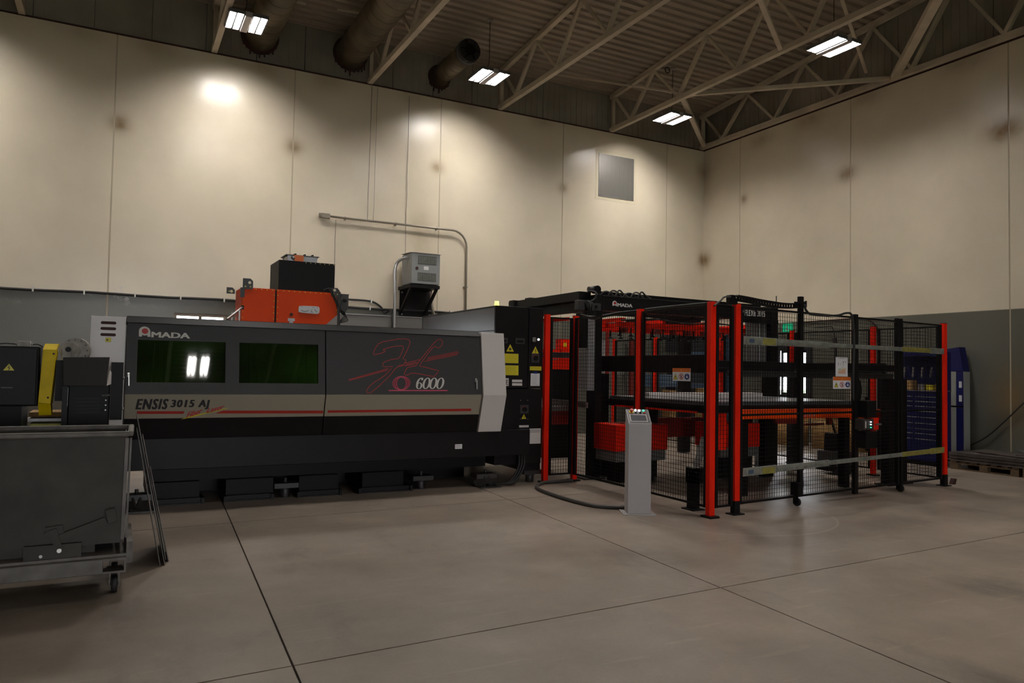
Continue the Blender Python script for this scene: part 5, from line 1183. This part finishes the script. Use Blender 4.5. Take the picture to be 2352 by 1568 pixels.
# near left stand seen through the corner mesh
st = thing('side_stand', 'black support stand with a leaning grey guide rail in the near fence corner', 'stand', (-7.75, -8.45, 0))
a = un(1590, 1172, 'z', 0); MB().box(a.x+.01, a.x+.10, a.y-.0, a.y+.1, .012, .44).box(a.x-.03, a.x+.14, a.y-.04, a.y+.14, 0, .012).build('stand_leg', 'black_metal', st)
MB().box(a.x+.01, a.x+.22, a.y, a.y+.12, .28, .44).build('stand_block', 'black', st); MB().box(a.x+.0, a.x+.09, a.y, a.y+.1, .441, .455).build('top_plate', 'galv', st)
MB().bar((a.x+.08, a.y+.03, .455), (a.x+.19, a.y+.03, .76), .045, .06).build('guide_rail', 'mid_grey', st)
# table with sheet pack and red shuttle
tb = thing('loading_table', 'red-edged shuttle table carrying the sheet pack inside the fence', 'table', (-6, -7.3, 0))
MB().box(-7.30, -4.62, -8.10, -6.10, 1.035, 1.078).build('table_top', 'black_metal', tb); MB().box(-7.28, -4.64, -8.09, -6.12, .99, 1.034).build('table_underframe', 'black', tb)
MB().box(-6.86, -4.66, -8.16, -8.10, .915, 1.03).build('red_beam', 'orange', tb, bevel=.003); MB().box(-7.31, -7.302, -8.0, -6.4, .985, 1.01).build('red_strip', 'red', tb)
MB().box(-4.35, -3.95, -7.95, -7.5, .86, 1.00).build('red_block', 'orange', tb, bevel=.003)
o_ = un(1843, 957, 'y', -8.162); lettering('lettering', 'Cut·Bo 26', tb, 'grey_print', o_, un(1872, 955, 'y', -8.162)-o_, un(1843, 949, 'y', -8.162)-o_, bold=.0)
MB().box(-7.0, -6.85, -8.0, -7.8, .55, .98).build('red_upright', 'red', tb); MB().box(-6.95, -6.75, -7.9, -7.7, .90, .985).build('red_block', 'red', tb)
for x in (-6.6, -4.8):
    for y in (-8.0, -6.3): MB().box(x-.05, x+.05, y-.05, y+.05, .0, .98).build('table_leg', 'black', tb)
MB().prism([(-6.0,-7.9,.98), (-5.5,-7.9,.98), (-5.5,-7.9,.83), (-5.9,-7.9,.83)], (0, .06, 0)).build('red_bracket', 'worn_red', tb)
MB().box(-5.45, -5.05, -7.9, -7.86, .80, .83).box(-4.95, -4.90, -7.9, -7.84, .80, .98).box(-5.48, -5.44, -7.9, -7.84, .80, .98).build('hanging_bracket', 'worn_red', tb)
zz = 1.079
for i in range(6):
    dx = random.uniform(-.01, .01); tag(MB().box(-7.26+dx, -4.66+dx, -8.06+dx, -6.2+dx, zz, zz+.006).build('sheet_stack_sheet', 'sheet'), ['lowest', 'second lowest', 'third from bottom', 'third from top', 'second from top', 'topmost'][i]+' grey steel sheet of the pack on the loading table', 'sheet', 'sheet pack on the table'); zz += .0075
tag(MB().box(-6.9, -4.8, -6.6, -6.4, zz, zz+.05).build('loose_bar', 'light_panel'), 'pale bar lying along the back of the sheet pack', 'bar')
# slat bed left of it (shuttle table of the laser) with spiky slats
sb = thing('slat_bed', 'shuttle bed with rows of toothed steel slats behind the fence corner', 'bed', (-7.3, -5, 0))
MB().box(-7.62, -7.58, -6.15, -4.2, .95, 1.03).build('bed_rail', 'steel', sb); MB().box(-8.2, -7.75, -5.95, -4.2, .90, .96).build('bed_rail', 'mid_grey', sb); MB().box(-8.2, -7.7, -5.9, -4.2, .86, .898).build('bed_frame', 'worn_red', sb); MB().box(-8.25, -7.65, -5.96, -4.3, .72, .855).build('red_side', 'worn_red', sb)
for i in range(14):
    y = -5.9+.12*i; prof = [(-8.2, y, .96)]
    for k in range(14): prof += [(-8.2+.04*k+.01, y, .96), (-8.2+.04*k+.02, y, 1.045), (-8.2+.04*k+.03, y, .96)]
    MB().prism([(-8.2, y, .955)]+prof[1:]+[(-7.64, y, .955)], (0, .003, 0)).build('toothed_slat', 'steel', sb)
for i in range(18):
    x = -7.28+.02*i
for i in range(12):
    y = -6.0+.10*i; pr = [(-7.3, y, 1.0)]
    for k in range(16): pr += [(-7.3+.05*k+.012, y, 1.0), (-7.3+.05*k+.025, y, 1.07), (-7.3+.05*k+.038, y, 1.0)]
    MB().prism([(-7.3, y, .99)]+pr[1:]+[(-6.45, y, .99)], (0, .003, 0)).build('toothed_slat', 'steel', sb) if False else None
# red lift boxes beneath
for (x0, x1, y, z0, z1, zg, l) in ((-7.75, -6.75, -6.9, .42, .76, .28, 'left red lift box with a grey skirt under the loader, behind the console'), (-6.0, -5.27, -7.0, .44, .77, .31, 'right red lift box with a grey skirt under the table, behind the front posts')):
    if x0 < -7: x0, x1, y = -7.55, -6.7, -6.75
    t = thing('lift_box', l, 'box', (x0, y, 0), 'red lift boxes'); MB().box(x0, x1, y, y+.5, z0, z1).build('red_housing', 'red', t, bevel=.005); MB().box(x0+.02, x1-.02, y+.02, y+.48, zg, z0-.001).build('grey_skirt', 'mid_grey', t); MB().box(x0+.15, x1-.15, y+.1, y+.4, 0, zg-.001).build('pedestal', 'black', t)
MB_ = tag(MB().box(-6.9, -5.3, -6.15, -6.10, .52, .80).build('red_side_board', 'worn_red'), 'long dull red board beneath the loader between the two lift boxes', 'board')
tag(MB().box(-5.66, -5.62, -6.98, -6.94, .0, .80).build('steel_upright', 'alu'), 'thin bright steel upright beside the right red lift box', 'upright') if False else None
tag(MB().box(-5.22, -5.19, -6.9, -6.87, .0, .96).build('steel_upright', 'alu'), 'thin bright steel upright right of the right red lift box', 'upright')
tag(MB().box(-5.12, -4.94, -6.95, -6.80, .0, .98).build('black_column', 'black_metal'), 'black square column standing under the table, right of the bright upright', 'column')
# red transfer carriage seen through the left mesh
tr = thing('transfer_carriage', 'red transfer carriage with a yellow label seen behind the two leftmost posts', 'machine', (-6.8, -4, 0))
MB().box(-7.0, -6.45, -4.0, -3.8, 1.47, 1.66).build('red_body', 'red', tr, bevel=.004); MB().box(-7.0, -6.45, -3.98, -3.82, 1.661, 1.75).build('dark_band', 'charcoal', tr); MB().box(-7.0, -6.7, -4.0, -3.9, 1.755, 1.80).build('red_rail', 'red', tr); MB().box(-6.72, -6.50, -4.0, -3.85, 1.76, 1.98).build('red_box', 'red', tr)
MB().box(-6.66, -6.60, -4.004, -4.0005, 1.85, 1.92).build('yellow_label', 'yellow', tr); MB().box(-6.95, -6.75, -4.003, -4.0005, 1.63, 1.64).build('white_print', 'grey_print', tr); MB().box(-6.98, -6.47, -3.99, -3.81, 0, 1.469).build('carriage_base', 'black', tr)
MB().bar((-7.0, -3.9, 2.28), (-6.5, -3.9, 2.33), .06, .06).build('red_arm', 'red', tr)
# second reserve: red and grey uprights by the wall (seen above the side beam)
for px, py0, y, wd, m, l in ((1388, 782, -2.3, .05, 'alu', 'slim aluminium upright seen just right of the loader column'), (1398, 752, -2.0, .05, 'worn_red', 'slim dull red upright beside the aluminium one behind the loader'), (1460, 781, -1.4, .22, 'worn_red', 'broad red cabinet edge standing near the long wall behind the loader'), (1448, 790, -1.2, .16, 'mid_grey', 'grey cabinet edge left of the broad red one near the long wall')):
    q = un(px, py0, 'y', y); tag(MB().box(q.x-wd/2, q.x+wd/2, y, y+.08, 0, q.z).build('upright', m), l, 'upright')
# blue steel rack near the long wall
rk = thing('storage_rack', 'steel-blue storage rack standing near the corner behind the loader', 'rack', (-1.5, -.8, 0))
for x in (-1.52, -.35, -.06): MB().box(x-.05, x+.05, -1.02, -.92, 0, 2.42).build('rack_upright', 'blue_steel', rk)
for z in (1.10, 1.86): MB().box(-1.47, -.05, -1.0, -.94, z, z+.1).build('rack_beam', 'blue_steel', rk)
MB().box(-1.46, -.4, -.90, -.3, 1.96, 2.35).build('stored_crate', 'window_dark', rk); MB().box(-1.40, -.45, -.9, -.3, 1.205, 1.6).build('stored_crate', 'window_dark', rk)
a = un(1500, 870, 'y', -1.0); b2 = un(1560, 892, 'y', -1.0); MB().box(-2.6, -1.58, -.95, -.6, 1.12, 1.40).build('blue_bin', 'blue_steel', rk); MB().box(-2.6, -2.55, -.95, -.6, 0, 1.12).box(-1.68, -1.6, -.95, -.6, 0, 1.12).build('bin_legs', 'charcoal', rk)
for i, x in enumerate((-2.2, -1.2, -.7)): tag(MB().box(x, x+.2, -1.35, -1.1, 0, 1.05+.05*i).build('carton', 'cardboard'), ['tan carton left of the blue rack upright', 'tan carton right of the blue rack upright', 'tan carton farthest right by the blue rack'][i]+' near the long wall', 'carton')

# ================================================================ RIGHT SIDE
# tan cardboard drums
for (x, y, r, h, l) in ((-.75, -3.55, .33, .62, 'tan cardboard drum under the table line, left of the pallet truck'), (-.60, -4.35, .33, .62, 'tan cardboard drum directly behind the pallet truck handle'), (-.42, -5.02, .28, .62, 'tan cardboard drum rightmost of the three by the right wall')):
    t = thing('cardboard_drum', l, 'drum', (x, y, 0), 'cardboard drums by the right wall'); MB().cyl((x, y, 0), (x, y, h), r, 28).build('drum_wall', 'cardboard', t); MB().cyl((x, y, h), (x, y, h+.02), r+.01, 28).build('drum_lid', 'cardboard', t)
# pallet truck / floor scrubber silhouette
t = thing('floor_machine', 'dark walk-behind floor machine standing inside the fence behind the gate', 'machine', (-3.75, -7.05, 0))
x, y = -3.80, -7.1
MB().box(x-.14, x+.20, y-.1, y+.25, .12, .34).build('lower_body', 'charcoal', t, bevel=.02); MB().prism([(x-.12, y-.06, .34), (x+.06, y-.06, .34), (x+.03, y-.06, .60), (x-.11, y-.06, .60)], (0, .2, 0)).build('upper_body', 'black', t, bevel=.01)
MB().box(x+.0, x+.18, y-.08, y-.07, .2, .34).build('grey_tank', 'motor', t); MB().bar((x-.04, y, .60), (x-.08, y+.1, .95), .03, .03).bar((x-.08, y+.1, .95), (x-.2, y+.1, 1.0), .03, .03).build('handle', 'black', t)
for dx in (-.1, .14): MB().cyl((x+dx, y-.1, .06), (x+dx, y-.05, .06), .06, 14).build('wheel', 'rubber', t)
MB().box(x-.16, x+.22, y-.08, y+.25, .05, .119).build('base', 'black', t)
# hook hanging on the mesh at right
t = thing('hanging_tool', 'dark grinder-like tool on a cable hanging inside the right fence', 'tool', (-3.5, -6.4, 2.0))
pts = spline([un(*p, 'y', -6.9) for p in ((1870, 752), (1900, 750), (1912, 752), (1917, 775))], 4); MB().tube(pts, .008, 6).build('tool_cable', 'rubber', t)
a = un(1917, 775, 'y', -6.9); MB().bar(a, a+V((.02, 0, -.16)), .05, .05).bar(a+V((.02, 0, -.16)), a+V((.03, 0, -.42)), .028, .028).build('tool_body', 'charcoal', t)
# blue tool cabinet
tc = thing('tool_cabinet', 'tall blue tool cabinet with drawers and an open tool board, behind the right fence', 'cabinet', (-1.2, -6.9, 0))
TX = -1.5; y0, y1 = -7.14, -6.32
MB().box(TX+.06, TX+.40, y0, y1, .08, 1.22).build('cabinet_body', 'blue', tc, bevel=.005); MB().box(TX+.33, TX+.40, y0, y1, 1.221, 1.80).build('back_board', 'blue', tc); MB().box(TX+.10, TX+.40, y0, y1, 1.801, 1.87).build('top_shelf', 'blue', tc)
MB().box(TX+.06, TX+.329, y0, y0+.02, 1.221, 1.80).build('side_wall', 'blue', tc); MB().box(TX+.04, TX+.40, y0-.01, y1+.01, 1.2205, 1.235).build('worktop', 'steel', tc)
zs = [1.14, 1.06, .98, .90, .80, .70, .61, .53, .44, .34]
for i, z in enumerate(zs[:-1]):
    zb = zs[i+1]+.008
    for a, b2 in (((y0+.01, (y0+y1)/2-.004), ((y0+y1)/2+.004, y1-.01)) if i not in (4,) else ((y0+.01, y1-.01),)):
        d_ = MB().box(TX+.045, TX+.059, a, b2, zb, z).build('drawer', 'blue', tc); MB().box(TX+.035, TX+.0445, a+.02, b2-.02, z-.018, z-.006).build('drawer_handle', 'galv', d_)
for k in range(5): yy = y0+.08+.16*k; MB().bar((TX+.26, yy, 1.62), (TX+.26, yy+.02, 1.45), .02, .03).build('hung_tool', 'steel', tc)
yl = un(2128, 862, 'x', TX+.08); 
for i, (yy, m, h) in enumerate(((-7.1, 'cardboard', .12), (-6.95, 'yellow', .09), (-6.8, 'steel', .10), (-6.6, 'cardboard', .16), (-6.45, 'motor', .14))):
    tag(MB().box(TX+.12, TX+.24, yy-.05, yy+.05, 1.236, 1.236+h).build('tool_box', m), ['small tan box at the front end', 'small yellow box', 'small steel tin', 'taller tan box', 'beige can at the far end'][i]+' of the blue tool cabinet worktop', 'box', 'things on the tool cabinet')
MB().box(TX+.08, TX+.38, y0+.04, y1-.04, 0, .079).build('plinth', 'black', tc)
for a in (un(2010, 880, 'x', -1.3),): 
    t = thing('grey_cabinet', 'pale grey cabinet left of the blue tool cabinet by the right wall', 'cabinet', (-1.2, -6.1, 0)); MB().box(-1.3, -.8, -6.28, -5.9, 0, 1.45).build('cabinet_body', 'grey_cab', t, bevel=.01); MB().box(-1.312, -1.3005, -6.24, -5.94, .1, .7).build('cabinet_door', 'grey_cab', t); MB().box(-1.312, -1.3005, -6.24, -5.94, .74, 1.38).build('cabinet_door', 'mid_grey', t)
t = thing('locker', 'tall blue and pale grey locker with a slanted blue top behind the last fence post', 'locker', (-.17, -7.0, 0))
MB().box(-.25, -.08, -7.0, -6.9, 0, .099).build('plinth', 'black', t)
yA, yB, yC = un(2183, 900, 'x', -.26).y, un(2196, 900, 'x', -.26).y, un(2212, 900, 'x', -.26).y
for ya, yb, m in ((yB, yA, 'grey_cab'), (yC, yB-.004, 'blue')):
    MB().box(-.26, -.08, ya, yb, .965, 1.56).build('locker_front', m, t); MB().box(-.26, -.08, ya, yb, .1, .935).build('locker_front', m, t)
MB().box(-.25, -.08, yC-.012, yC-.001, .1, 1.56).build('locker_side', 'grey_cab', t)
MB().box(-.25, -.08, yC+.01, yA-.01, .936, .964).build('locker_gap', 'black', t); MB().prism([(-.25, yC, 1.565), (-.25, yA+.3, 1.565), (-.25, yA+.3, 1.92), (-.25, lerp(yB, yC, .4), 1.99)], (.18, 0, 0)).box(-.25, -.08, yA, yA+.3, 0, 1.564).build('slanted_top', 'blue', t)
for z in (1.28, 1.04): MB().box(-.264, -.2605, yC+.02, yC+.07, z, z+.11).build('paper_label', 'paper', t)
# steel stack on pallets
def pallet(x0, x1, y0, y1, label):
    t = thing('wooden_pallet', label, 'pallet', ((x0+x1)/2, (y0+y1)/2, 0), 'pallets by the right wall')
    for i in range(7): yy = lerp(y0, y1-.09, i/6); MB().box(x0, x1, yy, yy+.09, .115, .135).build('deck_board', 'wood', t)
    for x in (x0, (x0+x1)/2-.045, x1-.09): 
        MB().box(x, x+.09, y0, y1, .092, .114).build('stringer_board', 'wood', t); MB().box(x, x+.09, y0, y1, 0, .018).build('bottom_board', 'wood', t)
        for yy in (y0, (y0+y1)/2-.06, y1-.12): MB().box(x, x+.09, yy, yy+.12, .019, .091).build('block', 'wood', t)
pallet(-1.42, -.4, -8.35, -7.32, 'wooden pallet under the steel sheet stack, nearer the fence end post'); pallet(-1.45, -.4, -9.50, -8.42, 'wooden pallet under the steel sheet stack at the right edge of the picture')
zz = .136
for i in range(9):
    dx, dy = random.uniform(-.015, .015), random.uniform(-.02, .02); tag(MB().box(-1.44+dx, -.45+dx, -9.6+dy, -7.31+dy, zz, zz+.012).build('stacked_sheet', 'sheet_edge'), ['lowest', 'second', 'third', 'fourth', 'middle', 'sixth', 'seventh', 'eighth', 'topmost'][i]+' steel sheet from below in the flat stack on the pallets', 'sheet', 'flat stack on the pallets'); zz += .0155
for i, (x, y, l, w_, a, m, lab) in enumerate(((-1.2, -8.0, .9, .12, .2, 'sheet_edge', 'narrow steel offcut strip lying on the flat stack, left'), (-1.0, -8.5, .7, .25, -.3, 'sheet_edge', 'wide steel offcut lying across the flat stack'), (-.9, -8.2, 1.0, .08, .9, 'steel', 'thin bright steel bar lying askew on the flat stack'), (-.8, -8.9, .5, .3, .1, 'wood', 'wooden board offcut on the flat stack'))):
    d_ = V((math.sin(a), math.cos(a), 0))*l/2; c = V((x, y, zz+.012+.014*i)); tag(MB().bar(c-d_, c+d_, w_, .012).build('offcut', m), lab, 'offcut')
tag(MB().bar((-.75, -8.15, zz+.12), (-.75, -8.75, zz+.11), .07, .07).build('dark_beam', 'black_metal'), 'short dark square steel beam on the flat stack', 'beam')
tag(MB().box(-.06, -.03, -9.6, -8.25, .0, .62).build('leaning_board', 'cardboard'), 'dull brown board leaning against the right wall behind the stack', 'board')
# gate wedge by the last post
a = un(2193, 1112, 'z', 0); tag(MB().prism([(a.x-.05, a.y, 0), (a.x+.02, a.y, 0), (a.x+.05, a.y, .07), (a.x-.01, a.y, .08)], (0, .05, 0)).build('floor_wedge', 'soot'), 'small rusty wedge block on the floor right of the last fence post', 'block')

# small things under the roof
tag(MB().bar(un(775, 22, 'z', 7.9), un(937, 48, 'z', 7.9), .03, .03).build('ceiling_rod', 'truss'), 'thin pale rod crossing in front of the second wide duct', 'rod')
tag(MB().bar(un(640, -6, 'z', 7.9), un(702, 9, 'z', 7.9), .03, .03).build('ceiling_rod', 'truss'), 'short thin pale rod at the top edge between the two wide ducts', 'rod')
c = un(1533, 161, 'y', -1.70)
tag(MB().tube([c+V((.065*math.cos(a), 0, .065*math.sin(a))) for a in [2*math.pi*i/16 for i in range(17)]], .010, 6).build('cable_loop', 'black'), 'small black cable loop above the corner lamp', 'cable')
